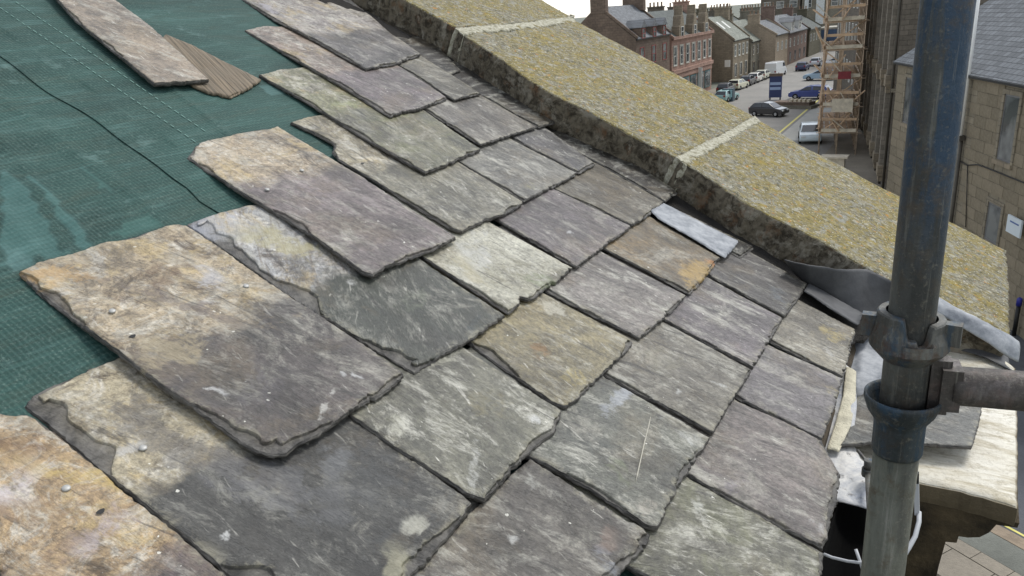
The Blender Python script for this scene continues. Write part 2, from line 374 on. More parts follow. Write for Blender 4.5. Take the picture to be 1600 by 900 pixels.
# --- body of the building
def build_body():
    P = lambda v, h=0: (float(roof_pt(0, v, h)[0]), float(roof_pt(0, v, h)[2]))
    e0 = P(-.2, -.03); r0 = P(4.3, -.03)
    b = MB(); b.prism([(-.19, -12), (-.19, e0[1] - .02), e0, r0, (2 * r0[0] - e0[0], e0[1]), (2 * r0[0] + .19, -12)], -4, 2.9)
    inhouse(b.build('wall', MAT['rubble'], None))
    b = MB(); q0 = P(-.215, -.009); q1 = P(4.3, -.009); q2 = P(4.3, -.025); q3 = P(-.215, -.025)
    b.prism([q0, q1, q2, q3], -4, 2.42); inhouse(b.build('roof_deck', MAT['deck'], None))
t = NT('rubble'); co = t.coord(); br = t.n('ShaderNodeTexBrick'); t.l(t.coord(kind='Object', scale=(1, 1, 1)), br.inputs[0])
c = t.mix(t.noise(co, 3, 6), lin((92, 80, 62)), lin((62, 54, 42))); c = t.mix(t.ramp(t.noise(co, 25, 6, .7), .4, .65, 0, .7), c, lin((38, 34, 28)))
MAT['rubble'] = t.fin(c, .9, 0, t.bump(t.noise(co, 30, 6, .7), .01))
build_body()

# --- green breather membrane, two lapped sheets
def membrane_mat():
    t = NT('green_membrane'); raw = t.coord(); sp = t.n('ShaderNodeSeparateXYZ'); t.l(raw, sp.inputs[0])
    wob = t.ramp(t.noise(raw, 2.5, 3), .3, .7, -.004, .004)
    v = t.math('ADD', sp.outputs[1], wob)
    rib = t.math('SINE', t.math('MULTIPLY', v, 2 * math.pi / .0125))
    weave = t.math('SINE', t.math('MULTIPLY', sp.outputs[0], 2 * math.pi / .0085))
    big = t.noise(t.coord(scale=(1, 2.2, 1)), 2.4, 6, .6, .4)
    c = t.mix(t.ramp(big, .35, .68), lin((24, 54, 50)), lin((46, 80, 74)))
    c = t.mix(t.ramp(t.noise(t.coord(scale=(3, 16, 1)), 1.6, 8, .75, .6), .5, .7, 0, .6), c, lin((56, 66, 54)))
    c = t.mix(t.ramp(t.noise(t.coord(loc=(4, 2, 0), scale=(2, 8, 1)), 2.2, 7, .7, .5), .52, .7, 0, .5), c, lin((82, 116, 112)))
    c = t.mix(t.ramp(t.noise(raw, 7, 7, .7), .6, .68, 0, .3), c, lin((120, 150, 146)))
    ribm = t.math('MULTIPLY', t.ramp(rib, -.2, 1., 0, .5), t.ramp(t.noise(t.coord(scale=(6, 20, 1)), 2., 6, .7), .35, .65, .25, 1.))
    c = t.mix(ribm, c, lin((18, 44, 40)))
    c = t.mix(t.ramp(weave, .0, 1., 0, .15), c, lin((96, 128, 118)))
    c = t.mix(t.ramp(t.noise(raw, 180, 6, .8), .52, .68, 0, .35), c, lin((130, 150, 142)))
    pa = t.attr('patch'); c = t.mix(pa.outputs['Alpha'], c, t.mix(t.ramp(rib, 0, 1, 0, .15), pa.outputs['Color'], lin((30, 60, 55))))
    b0 = t.bump(rib, .0005, .5); b1 = t.bump(t.noise(raw, 14, 5), .006, .6, b0)
    return t.fin(c, .75, 0, b1, .3)
MAT['membrane'] = membrane_mat()
LAP = [(-260, -75), (-120, 12), (0, 91), (75, 144), (156, 195), (219, 240), (269, 281), (294, 296), (312, 314), (345, 334), (470, 420), (700, 590)]
LAPUV = [onroof(px, py, .003) for px, py in LAP]
LAPUV = sorted(LAPUV, key=lambda p: p[1])
def lap_u(v):
    vs = [p[1] for p in LAPUV]; us = [p[0] for p in LAPUV]; return float(np.interp(v, vs, us))
CREASE = [[(0, 150), (120, 240), (260, 345)], [(130, 30), (260, 130), (400, 250)], [(0, 330), (80, 410)], [(0, 268), (60, 330), (105, 392)], [(0, 385), (60, 404)], [(20, 275), (120, 350), (150, 385)], [(200, 330), (260, 305)], [(0, 210), (90, 330)]]
CUV = [[onroof(px, py, .003) for px, py in c_] for c_ in CREASE]
PATCH = [([(268, 5), (310, 0), (337, 20), (308, 30)], (102, 138, 138)), ([(258, 0), (280, -8), (310, 0), (270, 5)], (80, 119, 117)),
         ([(380, 66), (412, 88), (443, 107), (415, 117), (388, 112)], (107, 141, 144)), ([(400, 133), (425, 130), (455, 150), (420, 150)], (92, 126, 124)),
         ([(0, 262), (40, 290), (100, 390), (140, 392), (60, 405), (0, 420)], (77, 115, 112)), ([(0, 385), (40, 395), (60, 408), (30, 420), (0, 408)], (99, 134, 132)),
         ([(160, 372), (190, 345), (235, 335), (260, 350), (200, 365)], (70, 109, 102)), ([(45, 275), (75, 295), (150, 383), (135, 395), (100, 360)], (82, 122, 119)),
         ([(120, 255), (140, 262), (180, 300), (160, 300)], (67, 105, 100))]
PUV = [([onroof(px, py, .003) for px, py in p], c_) for p, c_ in PATCH]
def inpoly(p, poly):
    x, y = p; r_ = False; j = len(poly) - 1
    for i in range(len(poly)):
        xi, yi = poly[i]; xj, yj = poly[j]
        if (yi > y) != (yj > y) and x < (xj - xi) * (y - yi) / (yj - yi) + xi: r_ = not r_
        j = i
    return r_
def segd(p, a, b):
    a = np.array(a); b = np.array(b); p = np.array(p); t_ = np.clip((p - a) @ (b - a) / ((b - a) @ (b - a)), 0, 1); return float(np.linalg.norm(p - a - t_ * (b - a)))
def sheet(side):
    nu, nvv = (130, 190); verts = []; cols = []
    for j in range(nvv + 1):
        v = -.2 + 3.4 * j / nvv; lu = lap_u(v)
        for i in range(nu + 1):
            f = i / nu
            if side == 0: u = -.6 + (lu + .16 + .6) * f
            else: u = lu + ((2.12 if v < 1.4 else 2.3) - lu) * (f ** 1.25)
            h = .0015 + (fr((u * 2.2, v * 3, 4), 3) + .6) * .0025 + (.0035 * math.sin(v * 21 + u * .7) if u < 1.1 else 0) + (0 if side == 0 else .0024)
            if side == 1 and f == 0: h += .0008 + .0008 * noise.noise(Vector((v * 4, 0, 2)))
            a = 0; c_ = (0, 0, 0)
            if u < 1.6:
                for cr in CUV:
                    for s0, s1 in zip(cr, cr[1:]):
                        d = segd((u, v), s0, s1); h += .004 * math.exp(-(d / .010) ** 2)
                for pl, cc in PUV:
                    if inpoly((u + .004 * noise.noise(Vector((u * 60, v * 60, 0))), v), pl): a = .42; c_ = lin(cc)[:3]
            verts.append((u, v, h)); cols.append((*c_, a))
    faces = [(j * (nu + 1) + i, j * (nu + 1) + i + 1, (j + 1) * (nu + 1) + i + 1, (j + 1) * (nu + 1) + i) for j in range(nvv) for i in range(nu)]
    me = bpy.data.meshes.new('roofing_membrane'); me.from_pydata(verts, [], faces); me.polygons.foreach_set('use_smooth', [True] * len(faces))
    me.attributes.new('patch', 'FLOAT_COLOR', 'POINT').data.foreach_set('color', np.array(cols).ravel())
    o = link('roofing_membrane', me, MAT['membrane']); place(o, roof_pt(0, 0, 0), uv_, -dv, nv); inhouse(o)
    if side == 1:
        md = o.modifiers.new('thickness', 'SOLIDIFY'); md.thickness = .0012; md.offset = -1
    return o
sheet(0); sheet(1)
MAT['thread'] = simple('white_thread', (118, 154, 144), .7)
for L0 in ([(-60, -29), (0, 12), (312, 226)], [(-30, -36), (25, 3), (331, 212)]):
    b = MB(); P = [np.array(onroof(px, py, .0075)) for px, py in L0]
    for a_, c_ in zip(P, P[1:]):
        L = np.linalg.norm(c_ - a_); k = int(L / .026)
        for i in range(k):
            d = (c_ - a_) / L; p0 = a_ + d * (i * .026); p1 = p0 + d * (.013 + .004 * random.random())
            h_ = .0088 + (fr((p0[0] * 2.2, p0[1] * 3, 4), 3) + .6) * .0025 - .003
            b.bar(roof_pt(*p0, h_), roof_pt(*p1, h_), .0017, .001, up=nv)
    o = b.build('stitching', MAT['thread']); inhouse(o)

# --- slates, row by row from the top; outline in photograph pixels, cast on to each slate's own tilted plane
PUR = (122, 113, 116)
slate([(372, -5), (540, -8), (612, 52), (658, 84), (622, 97), (572, 107), (500, 66), (430, 30)], 1, A=(116, 112, 112), B=(100, 98, 96), S=(158, 152, 150), sy=.30, grain=1.5, pale=.3, t=.013,
      blobs=[(420, 12, .07, .03, 1.2, (182, 178, 184), .7), (455, 35, .03, .02, .3, (168, 160, 140), .6)])
slate([(520, -12), (600, -20), (720, 110), (690, 120)], 1, A=(56, 54, 52), B=(46, 45, 43), ext=.1, dH=-.014)  # filler slate by the coping, the dark shadow put into its colour
slate([(382, 47), (410, 40), (438, 41), (520, 33), (619, 100), (680, 139), (699, 153), (672, 163), (655, 170), (640, 172), (610, 180), (540, 136), (470, 96), (420, 68)], 2, ext=0, A=(124, 114, 118), B=(112, 106, 106),
      S=(158, 142, 132), sy=.26, grain=1.35, pale=.25, t=.014, ledge={'L': .02, 'T': .01}, blobs=[(520, 90, .05, .012, 1.4, (96, 84, 84), .5)])
slate([(619, 99), (660, 88), (751, 145), (710, 155)], 2, A=(132, 128, 116), B=(118, 116, 108), grain=1.2, pale=.4)
slate([(405, 117), (440, 108), (468, 105), (548, 92), (663, 172), (751, 233), (720, 245), (700, 256), (665, 268), (600, 232), (545, 198), (480, 158), (440, 136)], 3, ext=0, A=(128, 126, 106), B=(112, 114, 98),
      S=(140, 140, 112), sy=.3, grain=1.7, pale=.3, t=.014, moss=.45, ledge={'L': .016, 'T': .012}, blobs=[(540, 165, .06, .05, 0, (146, 152, 104), .5), (640, 215, .05, .03, 0, (96, 100, 70), .5)])
slate([(665, 170), (749, 147), (838, 198), (751, 226)], 3, A=(128, 124, 118), B=(112, 108, 104), grain=1.5, pale=.35, blobs=[(750, 165, .01, .008, 0, (215, 215, 210), .9)])
slate([(749, 147), (790, 130), (870, 190), (842, 198)], 3, A=(62, 60, 58), B=(52, 50, 48))  # filler, coloured dark for the shadow and moss beside the coping
slate([(454, 191), (475, 184), (496, 180), (575, 165), (716, 252), (819, 315), (790, 333), (760, 343), (722, 361), (708, 357), (620, 303), (575, 275), (530, 250), (520, 236), (523, 224), (490, 206)], 4, ext=0,
      A=(138, 134, 118), B=(120, 120, 110), S=(160, 152, 128), sy=.3, grain=1.6, pale=.4, t=.013, holes=[(566, 256)], ledge={'L': .008, 'T': .016},
      blobs=[(690, 290, .09, .003, -.25, (190, 188, 170), .8), (600, 255, .05, .03, .6, (178, 168, 140), .5)])
slate([(716, 251), (797, 216), (903, 271), (820, 313)], 4, A=(128, 127, 122), B=(114, 114, 110), grain=1.4, pale=.45, blobs=[(805, 245, .012, .01, 0, (220, 220, 215), .8), (830, 290, .04, .03, 0, (160, 156, 120), .5)])
slate([(799, 214), (850, 198), (931, 255), (905, 269)], 4, A=(106, 105, 108), B=(96, 96, 98), grain=1.4, pale=.3)
slate([(292, 244), (300, 232), (312, 222), (345, 212), (395, 202), (434, 197), (570, 278), (640, 325), (714, 370), (680, 388), (640, 402), (606, 415), (583, 429), (566, 423), (500, 375), (440, 335), (370, 295), (320, 262)], 4,
      ext=0, A=(136, 126, 128), B=(122, 113, 114), S=(178, 162, 138), sy=.36, grain=1.3, pale=.3, t=.013, dH=.004, m=.062, ledge={'L': .022, 'T': .006, 'H': .012}, streak=1.3, nails=[(417, 297), (471, 267)],
      blobs=[(380, 225, .1, .05, .5, (176, 156, 122), .4), (500, 300, .03, .08, .4, (146, 128, 112), .4), (560, 300, .1, .02, 1.4, (168, 160, 158), .35)])
slate([(291, 349), (318, 338), (347, 330), (387, 320), (410, 318), (505, 302), (653, 402), (790, 493), (740, 528), (700, 550), (648, 580), (600, 552), (545, 518), (500, 491), (440, 452), (390, 415), (330, 372)], 5, ext=0,
      A=(76, 81, 76), B=(88, 92, 86), S=(166, 168, 172), sy=.27, grain=1.9, pale=.28, t=.012, streak=.25, ledge={'L': .04, 'T': .004, 'H': .01},
      blobs=[(420, 372, .05, .12, .5, (178, 170, 128), .75), (340, 350, .08, .06, .2, (176, 180, 192), .6), (550, 440, .014, .02, 0, (215, 215, 210), .7), (640, 470, .06, .04, 0, (110, 116, 98), .5), (740, 505, .05, .012, .3, (70, 78, 78), .6)])
slate([(660, 400), (762, 346), (895, 418), (873, 438), (856, 446), (838, 463), (825, 467), (812, 464), (812, 476), (795, 488), (730, 446)], 5, A=(182, 182, 170), B=(164, 160, 136), grain=1.4, streak=.4, pale=.6, t=.013,
      blobs=[(850, 440, .04, .06, 0, (124, 134, 98), .55), (740, 395, .12, .05, .6, (196, 196, 190), .6), (730, 420, .09, .02, 1.1, (176, 164, 122), .6)])
slate([(772, 340), (865, 295), (987, 353), (901, 417)], 5, A=(122, 114, 118), B=(108, 103, 105), grain=1.4, pale=.25, blobs=[(890, 363, .016, .01, 0, (220, 220, 218), .9), (868, 300, .02, .01, 0, (200, 198, 190), .6)])
slate([(867, 294), (935, 256), (1038, 315), (1005, 342), (988, 351)], 5, A=(112, 104, 88), B=(100, 94, 82), grain=1.4, pale=.2, blobs=[(945, 300, .03, .006, .8, (160, 158, 150), .6)])
slate([(937, 254), (975, 245), (1060, 300), (1040, 314)], 5, A=(58, 55, 50), B=(50, 48, 46))  # filler, its dark tone paints in the coping's shadow
slate([(30, 424), (60, 408), (110, 395), (160, 378), (212, 367), (245, 356), (275, 350), (291, 352), (344, 386), (420, 440), (500, 492), (580, 545), (633, 584), (604, 609), (560, 633), (510, 667), (465, 692), (448, 706), (428, 708), (397, 699), (350, 668), (300, 632),
       (250, 600), (187, 550), (120, 500), (62, 455)], 5, ext=0, A=(104, 98, 98), B=(88, 84, 84), S=(176, 160, 134), sy=.275, grain=1.2, pale=.25, t=.015, dH=.006, m=.062, grid=.009, nails=[(175, 487), (384, 448)], holes=[(207, 526)],
      ledge={'L': .034, 'T': .016, 'H': .012}, streak=.45,
      blobs=[(255, 430, .05, .05, .3, (108, 84, 62), .55), (330, 440, .06, .03, .9, (196, 194, 196), .55), (200, 470, .02, .05, .3, (96, 74, 56), .5), (90, 430, .05, .05, .3, (196, 160, 104), .6),
             (300, 480, .02, .16, .35, (118, 108, 102), .6), (260, 545, .05, .08, .3, (178, 164, 132), .6), (340, 610, .006, .02, .6, (225, 225, 222), .9), (545, 585, .004, .03, .5, (220, 220, 218), .9), (510, 630, .05, .006, .5, (210, 208, 200), .8),
             (450, 480, .10, .05, 0, (150, 136, 108), .35), (420, 600, .08, .05, 0, (98, 94, 96), .45)])
slate([(36, 630), (49, 613), (90, 594), (130, 578), (178, 560), (330, 500), (548, 650), (640, 713), (741, 785), (722, 810), (700, 836), (676, 866), (651, 892), (600, 952), (528, 1035), (440, 965), (363, 900), (280, 832), (196, 764), (136, 715), (70, 655)], 6, ext=0,
      A=(88, 89, 88), B=(74, 75, 75), S=(168, 158, 134), sy=.315, grain=1.2, pale=.25, t=.016, dH=.0, m=.06, grid=.008, nails=[(223, 701)], streak=.3, ledge={'L': .05, 'T': .022, 'H': .008},
      blobs=[(215, 640, .035, .05, .4, (96, 94, 92), .8), (280, 700, .035, .10, .35, (104, 101, 98), .7), (205, 700, .02, .012, 0, (205, 203, 198), .8),
             (352, 838, .012, .008, 0, (225, 225, 222), .9), (560, 760, .1, .12, 0, (74, 76, 76), .55), (520, 720, .04, .03, .3, (140, 142, 144), .45), (650, 822, .02, .02, .4, (208, 206, 190), .8), (620, 880, .03, .02, .4, (170, 166, 140), .6), (430, 760, .05, .1, .5, (110, 110, 112), .5)])
slate([(-190, 745), (-100, 690), (-40, 655), (0, 645), (42, 647), (57, 651), (94, 677), (140, 719), (196, 768), (276, 830), (359, 903), (520, 1045), (340, 1180)], 6, ext=0,
      A=(120, 108, 112), B=(108, 98, 100), S=(176, 150, 114), sy=.235, grain=1.25, pale=.3, t=.02, dH=-.002, m=.06, grid=.008, nails=[(103, 764)], holes=[(157, 800)], ledge={'L': .02, 'T': .01, 'R': .006, 'H': .012},
      blobs=[(60, 690, .08, .04, 0, (120, 92, 66), .4), (20, 760, .05, .025, .5, (205, 195, 200), .6), (150, 750, .02, .12, .5, (206, 180, 110), .6), (180, 815, .06, .03, .3, (190, 178, 180), .5), (60, 860, .08, .04, .6, (122, 100, 84), .4), (10, 800, .02, .1, .8, (150, 122, 84), .5)])
slate([(548, 650), (722, 541), (878, 642), (870, 670), (838, 694), (800, 733), (772, 768), (758, 778), (730, 770), (698, 748), (620, 700)], 6, A=(124, 124, 112), B=(106, 108, 100), grain=1.4, pale=.6, t=.015, dH=.003, streak=.6, ledge={'L': .048, 'T': .01},
      blobs=[(690, 560, .08, .03, 0, (190, 188, 170), .5), (620, 665, .04, .02, .5, (196, 194, 176), .5), (835, 655, .012, .02, .3, (225, 225, 222), .8), (740, 735, .07, .012, .5, (205, 205, 198), .6), (770, 630, .06, .05, 0, (136, 128, 98), .5)])
slate([(735, 535), (850, 458), (992, 532), (970, 558), (935, 590), (905, 620), (885, 635), (862, 627), (800, 582)], 6, A=(150, 140, 108), B=(132, 126, 104), grain=1.4, pale=.45, t=.013, streak=.6, ledge={'L': .02, 'T': .012},
      blobs=[(862, 480, .04, .03, 0, (205, 200, 182), .8), (850, 550, .03, .03, 0, (140, 104, 60), .6), (900, 590, .05, .03, 0, (178, 162, 100), .5)])
slate([(858, 455), (940, 393), (1072, 462), (1040, 495), (1000, 528), (930, 493)], 6, A=(140, 135, 132), B=(124, 118, 116), grain=1.25, pale=.5, streak=1.4, dH=.001)
slate([(947, 390), (1010, 335), (1125, 402), (1100, 435), (1078, 458), (1015, 424)], 6, A=(136, 116, 84), B=(116, 106, 86), grain=1.5, pale=.2, blobs=[(1090, 425, .10, .06, 0, (190, 158, 88), .7), (985, 365, .05, .04, 0, (112, 106, 94), .6), (1112, 408, .02, .04, 0, (196, 130, 60), .5)])
slate([(1068, 352), (1085, 340), (1180, 385), (1158, 402)], 6, A=(50, 48, 46), B=(44, 44, 44), Ht=.036)  # filler, darkened in colour to stand for shadow along the coping
# row 7
slate([(560, 1010), (640, 905), (738, 795), (828, 716), (925, 778), (1018, 832), (1008, 856), (984, 878), (960, 905), (900, 985)], 7, ext=.2, A=(116, 113, 108), B=(104, 100, 98), grain=1.25, pale=.35, streak=1.3, t=.013, ledge={'L': .02, 'T': .02, 'R': .012},
      blobs=[(955, 845, .03, .02, 0, (136, 118, 106), .6), (975, 850, .03, .015, .6, (60, 60, 60), .6), (802, 840, .012, .008, 0, (205, 205, 200), .9), (830, 746, .03, .01, .5, (180, 180, 172), .6), (950, 880, .02, .03, 0, (150, 154, 162), .6)])
slate([(826, 711), (947, 590), (1110, 684), (1092, 712), (1072, 742), (1050, 780), (1028, 826), (1012, 820), (925, 762)], 7, A=(122, 124, 116), B=(108, 112, 108), grain=1.2, pale=.5, t=.016, dH=.003, ledge={'L': .006, 'T': .012}, scr=[((1016, 652), (992, 756))],
      blobs=[(975, 615, .10, .02, 0, (182, 186, 192), .7), (960, 735, .04, .04, 0, (118, 124, 98), .5), (1085, 690, .02, .05, 0, (196, 196, 190), .5), (1030, 655, .02, .003, .3, (22, 22, 22), 1.), (1005, 790, .03, .02, 0, (190, 182, 168), .6)])
slate([(950, 585), (1038, 503), (1176, 578), (1160, 602), (1135, 640), (1115, 676), (1040, 634)], 7, A=(130, 127, 118), B=(118, 114, 106), grain=1.25, pale=.4, t=.014, dH=.003, blobs=[(1060, 608, .05, .004, .3, (205, 205, 200), .8), (1125, 600, .01, .03, .4, (200, 200, 195), .7), (1030, 560, .08, .05, 0, (138, 134, 116), .5)])
slate([(1041, 500), (1105, 433), (1224, 497), (1205, 530), (1178, 573), (1110, 537)], 7, A=(120, 114, 119), B=(110, 105, 108), grain=1.25, pale=.4, t=.013)
slate([(1108, 429), (1153, 382), (1263, 443), (1245, 470), (1227, 494), (1170, 463)], 7, A=(98, 95, 94), B=(88, 86, 86), grain=1.2, pale=.3, blobs=[(1215, 458, .05, .03, .2, (112, 118, 122), .6)])
# eaves row
slate([(985, 885), (1083, 750), (1188, 803), (1291, 860), (1286, 905), (1281, 960), (1180, 990)], 8, ext=.2, A=(126, 126, 112), B=(112, 112, 102), grain=.9, pale=.6, t=.013, ledge={'R': .01, 'T': .01}, moss=.25,
      blobs=[(1090, 790, .03, .02, .6, (205, 205, 196), .7)])
slate([(1085, 745), (1155, 625), (1225, 655), (1286, 686), (1301, 716), (1316, 742), (1311, 780), (1304, 805), (1289, 855), (1245, 833), (1180, 800)], 8, A=(132, 124, 122), B=(122, 116, 116), grain=1.15, pale=.4, streak=1.2, t=.014, dH=.003, ledge={'L': .004, 'T': .012, 'R': .006},
      blobs=[(1150, 760, .05, .03, 0, (120, 112, 124), .4), (1275, 820, .03, .02, .4, (190, 188, 184), .6)])
slate([(1157, 622), (1204, 540), (1318, 591), (1308, 625), (1298, 655), (1286, 686), (1220, 655)], 8, A=(126, 122, 126), B=(118, 114, 118), grain=1.2, pale=.3, t=.013, dH=.002, blobs=[(1300, 610, .03, .03, 0, (170, 158, 116), .5)])
slate([(1204, 532), (1251, 470), (1338, 515), (1330, 548), (1318, 587), (1260, 560)], 8, A=(146, 140, 124), B=(132, 128, 120), grain=1.2, pale=.5, t=.013, blobs=[(1300, 520, .05, .05, 0, (186, 168, 110), .6), (1295, 550, .05, .02, .2, (196, 194, 188), .5)])
# slates below the frame, laid out on the roof itself
def slate_uv(u0, u1, row, L=.5, **k):
    h = .043; v0 = ROWV[row]; cnt[0] += 1
    o = slab('slate', [(-(u1 - u0) / 2 + .002, L), ((u1 - u0) / 2 - .002, L), ((u1 - u0) / 2 - .002, 0), (-(u1 - u0) / 2 + .002, 0)], .012, k['mat'], None, seed=cnt[0] * 1.3, ledge={'L': .01})
    yv = -dv - .05 * nv; yv /= np.linalg.norm(yv); place(o, roof_pt((u0 + u1) / 2, v0, h), uv_, yv, np.cross(uv_, yv)); inhouse(o)
mx = slate_mat('slate_offscreen', (120, 118, 114), (104, 102, 100), seed=50.)
# widths read off the laid ones
for a_, b_, r_ in [(.32, .64, 7), (0., .32, 7), (-.32, 0., 7), (.50, .82, 8), (.18, .5, 8), (-.14, .18, 8), (-.25, .06, 6)]: slate_uv(a_, b_, r_, mat=mx)

# small lead soaker in the sixth row and the lead strip by the coping
MAT['lead_pale'] = (lambda t: t.fin(t.mix(t.ramp(t.noise(t.coord(), 18, 7, .7), .3, .7), lin((92, 98, 106)), lin((170, 173, 176))), .6, .1, t.bump(t.noise(t.coord(), 24, 6), .003), .5))(NT('pale_lead'))
MAT['lead_dark'] = (lambda t: t.fin(t.mix(t.ramp(t.noise(t.coord(), 9, 7, .7), .3, .7), lin((44, 45, 48)), lin((84, 85, 86))), .6, .1, t.bump(t.noise(t.coord(), 16, 6), .004), .5))(NT('dark_lead'))
def roofslab(name, px, h, t, mat, m=.03, v0=0, **k):
    L = [onroof(x, y, h, m, v0) for x, y in px]; u0 = np.mean([p[0] for p in L]); vv = np.mean([p[1] for p in L])
    o = slab(name, [(u - u0, v - vv) for u, v in L], t, mat, None, **k)
    yv = -dv - m * nv; yv /= np.linalg.norm(yv); place(o, roof_pt(u0, vv, h - m * (vv - v0)), uv_, yv, np.cross(uv_, yv)); return inhouse(o)
tag(roofslab('lead_soaker', [(1016, 328), (1037, 317), (1155, 376), (1134, 402), (1085, 373), (1030, 342)], .050, .004, MAT['lead_pale'], v0=.22, seed=3.), 'pale grey strip of lead between the slates and the coping')
roofslab('lead_soaker', [(1257, 455), (1264, 442), (1350, 490), (1341, 508), (1300, 483)], .048, .004, MAT['lead_dark'], v0=-.1, seed=4.)

# --- coping stones with lichen on top
def coping_mat():
    t = NT('lichen_stone'); co = t.coord(); d = t.noise(co, 3.2, 5, .6)
    n1 = t.noise(co, 44, 9, .8, .6); n2 = t.noise(t.coord(loc=(5, 3, 1)), 60, 8, .8, .5); n3 = t.noise(t.coord(loc=(1, 8, 2)), 26, 9, .78, .8)
    c = t.mix(t.ramp(n1, .4, .6), lin((78, 77, 68)), lin((150, 147, 132)))
    y = t.mix(t.ramp(n2, .42, .58), lin((98, 90, 48)), lin((152, 136, 74)))
    f = t.math('ADD', t.math('MULTIPLY', n3, .6), t.math('MULTIPLY', d, .4))
    c = t.mix(t.ramp(f, .455, .535, .12, .76), c, y)
    for sc_, lo_, cc_, off in ((17, .2, (146, 130, 62), 1.), (26, .16, (172, 170, 156), 4.), (38, .2, (132, 118, 56), 7.), (30, .14, (74, 74, 54), 9.)):
        w_ = t.n('ShaderNodeTexVoronoi'); t.l(t.coord(loc=(off, off, 0)), w_.inputs[0]); w_.inputs['Scale'].default_value = sc_
        sp__ = t.n('ShaderNodeSeparateColor'); t.l(w_.outputs['Color'], sp__.inputs[0])
        rr_ = t.math('ADD', w_.outputs['Distance'], t.ramp(n3, .35, .65, -.2, .2)); lim = t.math('MULTIPLY', sp__.outputs[0], lo_ * 2)
        c = t.mix(t.ramp(t.math('SUBTRACT', lim, rr_), -.02, .05, 0, .55), c, lin(cc_))
    v = t.n('ShaderNodeTexVoronoi'); t.l(co, v.inputs[0]); v.inputs['Scale'].default_value = 85
    dv_ = t.math('ADD', v.outputs['Distance'], t.ramp(n2, .3, .7, -.18, .22))
    c = t.mix(t.ramp(dv_, .1, .26, .75, 0), c, lin((208, 205, 190)))
    v2 = t.n('ShaderNodeTexVoronoi'); t.l(t.coord(loc=(3, 3, 3)), v2.inputs[0]); v2.inputs['Scale'].default_value = 64
    c = t.mix(t.ramp(t.math('ADD', v2.outputs['Distance'], t.ramp(n1, .3, .7, -.2, .2)), .12, .26, .85, 0), c, lin((70, 68, 50)))
    c = t.mix(t.ramp(t.noise(t.coord(loc=(9, 9, 1)), 34, 7, .7), .6, .66, 0, .75), c, lin((186, 126, 44)))
    c = t.mix(t.ramp(t.noise(t.coord(loc=(2, 9, 7)), 16, 9, .8, .8), .54, .62, 0, .8), c, lin((142, 144, 140)))
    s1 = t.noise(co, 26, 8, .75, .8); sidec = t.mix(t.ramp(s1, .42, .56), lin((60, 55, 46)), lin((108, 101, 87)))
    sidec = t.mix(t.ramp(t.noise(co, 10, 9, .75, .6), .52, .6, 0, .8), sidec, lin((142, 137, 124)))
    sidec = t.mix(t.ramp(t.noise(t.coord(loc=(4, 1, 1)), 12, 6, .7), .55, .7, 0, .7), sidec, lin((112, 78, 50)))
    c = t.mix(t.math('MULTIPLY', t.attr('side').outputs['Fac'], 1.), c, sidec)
    b = t.bump(n1, .004, 1); b = t.bump(v.outputs['Distance'], .002, .8, b); b = t.bump(s1, .004, .5, b)
    return t.fin(c, .92, 0, b, .25)
MAT['coping'] = coping_mat()
MAT['mortar'] = (lambda t: t.fin(t.mix(t.ramp(t.noise(t.coord(), 60, 6, .75), .35, .6), lin((118, 114, 92)), lin((188, 185, 168))), .95, 0, t.bump(t.noise(t.coord(), 90, 5, .7), .004), .2))(NT('lime_mortar'))
HC = .125
def cshear(O, IN, f):
    k = np.clip(IN[:, 0], 0, 1) * f
    rag = np.array([fr((x * 14, y * 14, 3 + f * 2), 4) for x, y in O])
    return np.c_[k * (.006 + .012 * rag), 0 * k]
def coping(pts, extra_top=None, seed=0.):
    L = [p if isinstance(p, tuple) and len(p) == 3 else onroof(*p, HC) for p in pts]; L = [(p[0], p[1]) for p in L]
    u0 = np.mean([p[0] for p in L]); v0 = np.mean([p[1] for p in L])
    o = slab('coping_stone', [(u - u0, v - v0) for u, v in L], .165, MAT['coping'], None, step=.009, grid=.016, seed=seed, jag=.0026, tailjag=.002, zamp=.0025, nside=9, cham=.004, sideamp=.0045, shear=cshear)
    place(o, roof_pt(u0, v0, HC), uv_, -dv, nv); inhouse(o)
coping([(2.62, 2.75, 0), (3.75, 2.75, 0), (845, -2), (897, 29), (714, 45), (633, 0)], seed=1.)
coping([(715, 49), (898, 31), (1110, 145), (1182, 184), (1059, 247), (860, 147)], seed=2.)
coping([(1062, 252), (1187, 188), (1276, 240), (1420, 314), (1575, 392), (1578, 460), (1580, 537), (1470, 479), (1360, 421), (1172, 321)], seed=3.)
for q, sd_ in (([(708, 43), (800, 36), (897, 24), (902, 35), (800, 48), (724, 55)], 5.), ([(1054, 244), (1118, 213), (1179, 180), (1190, 190), (1132, 226), (1072, 259)], 6.)):
    L = [onroof(x, y, HC + .003) for x, y in q]; u0 = np.mean([p[0] for p in L]); v0 = np.mean([p[1] for p in L])
    o = slab('mortar_joint', [(u - u0, v - v0) for u, v in L], .16, MAT['mortar'], None, step=.008, grid=.012, seed=sd_, jag=.005, tailjag=.006, zamp=.002, nside=5, cham=.003, sideamp=.004,
             shear=lambda O, IN, f: np.c_[np.clip(IN[:, 0], 0, 1) * (f * .008 + .008), 0 * IN[:, 0]])
    place(o, roof_pt(u0, v0, HC + .003), uv_, -dv, nv); inhouse(o)
# gable wall under the coping
b = MB(); P = lambda v, h=0: (float(roof_pt(0, v, h)[0]), float(roof_pt(0, v, h)[2]))
b.prism([(.02, -12), (.02, -1.1), P(-.42, -.045), P(4.3, -.045), (P(4.3)[0], -12)], 2.46, 3.12); inhouse(b.build('gable_wall', MAT['rubble']))
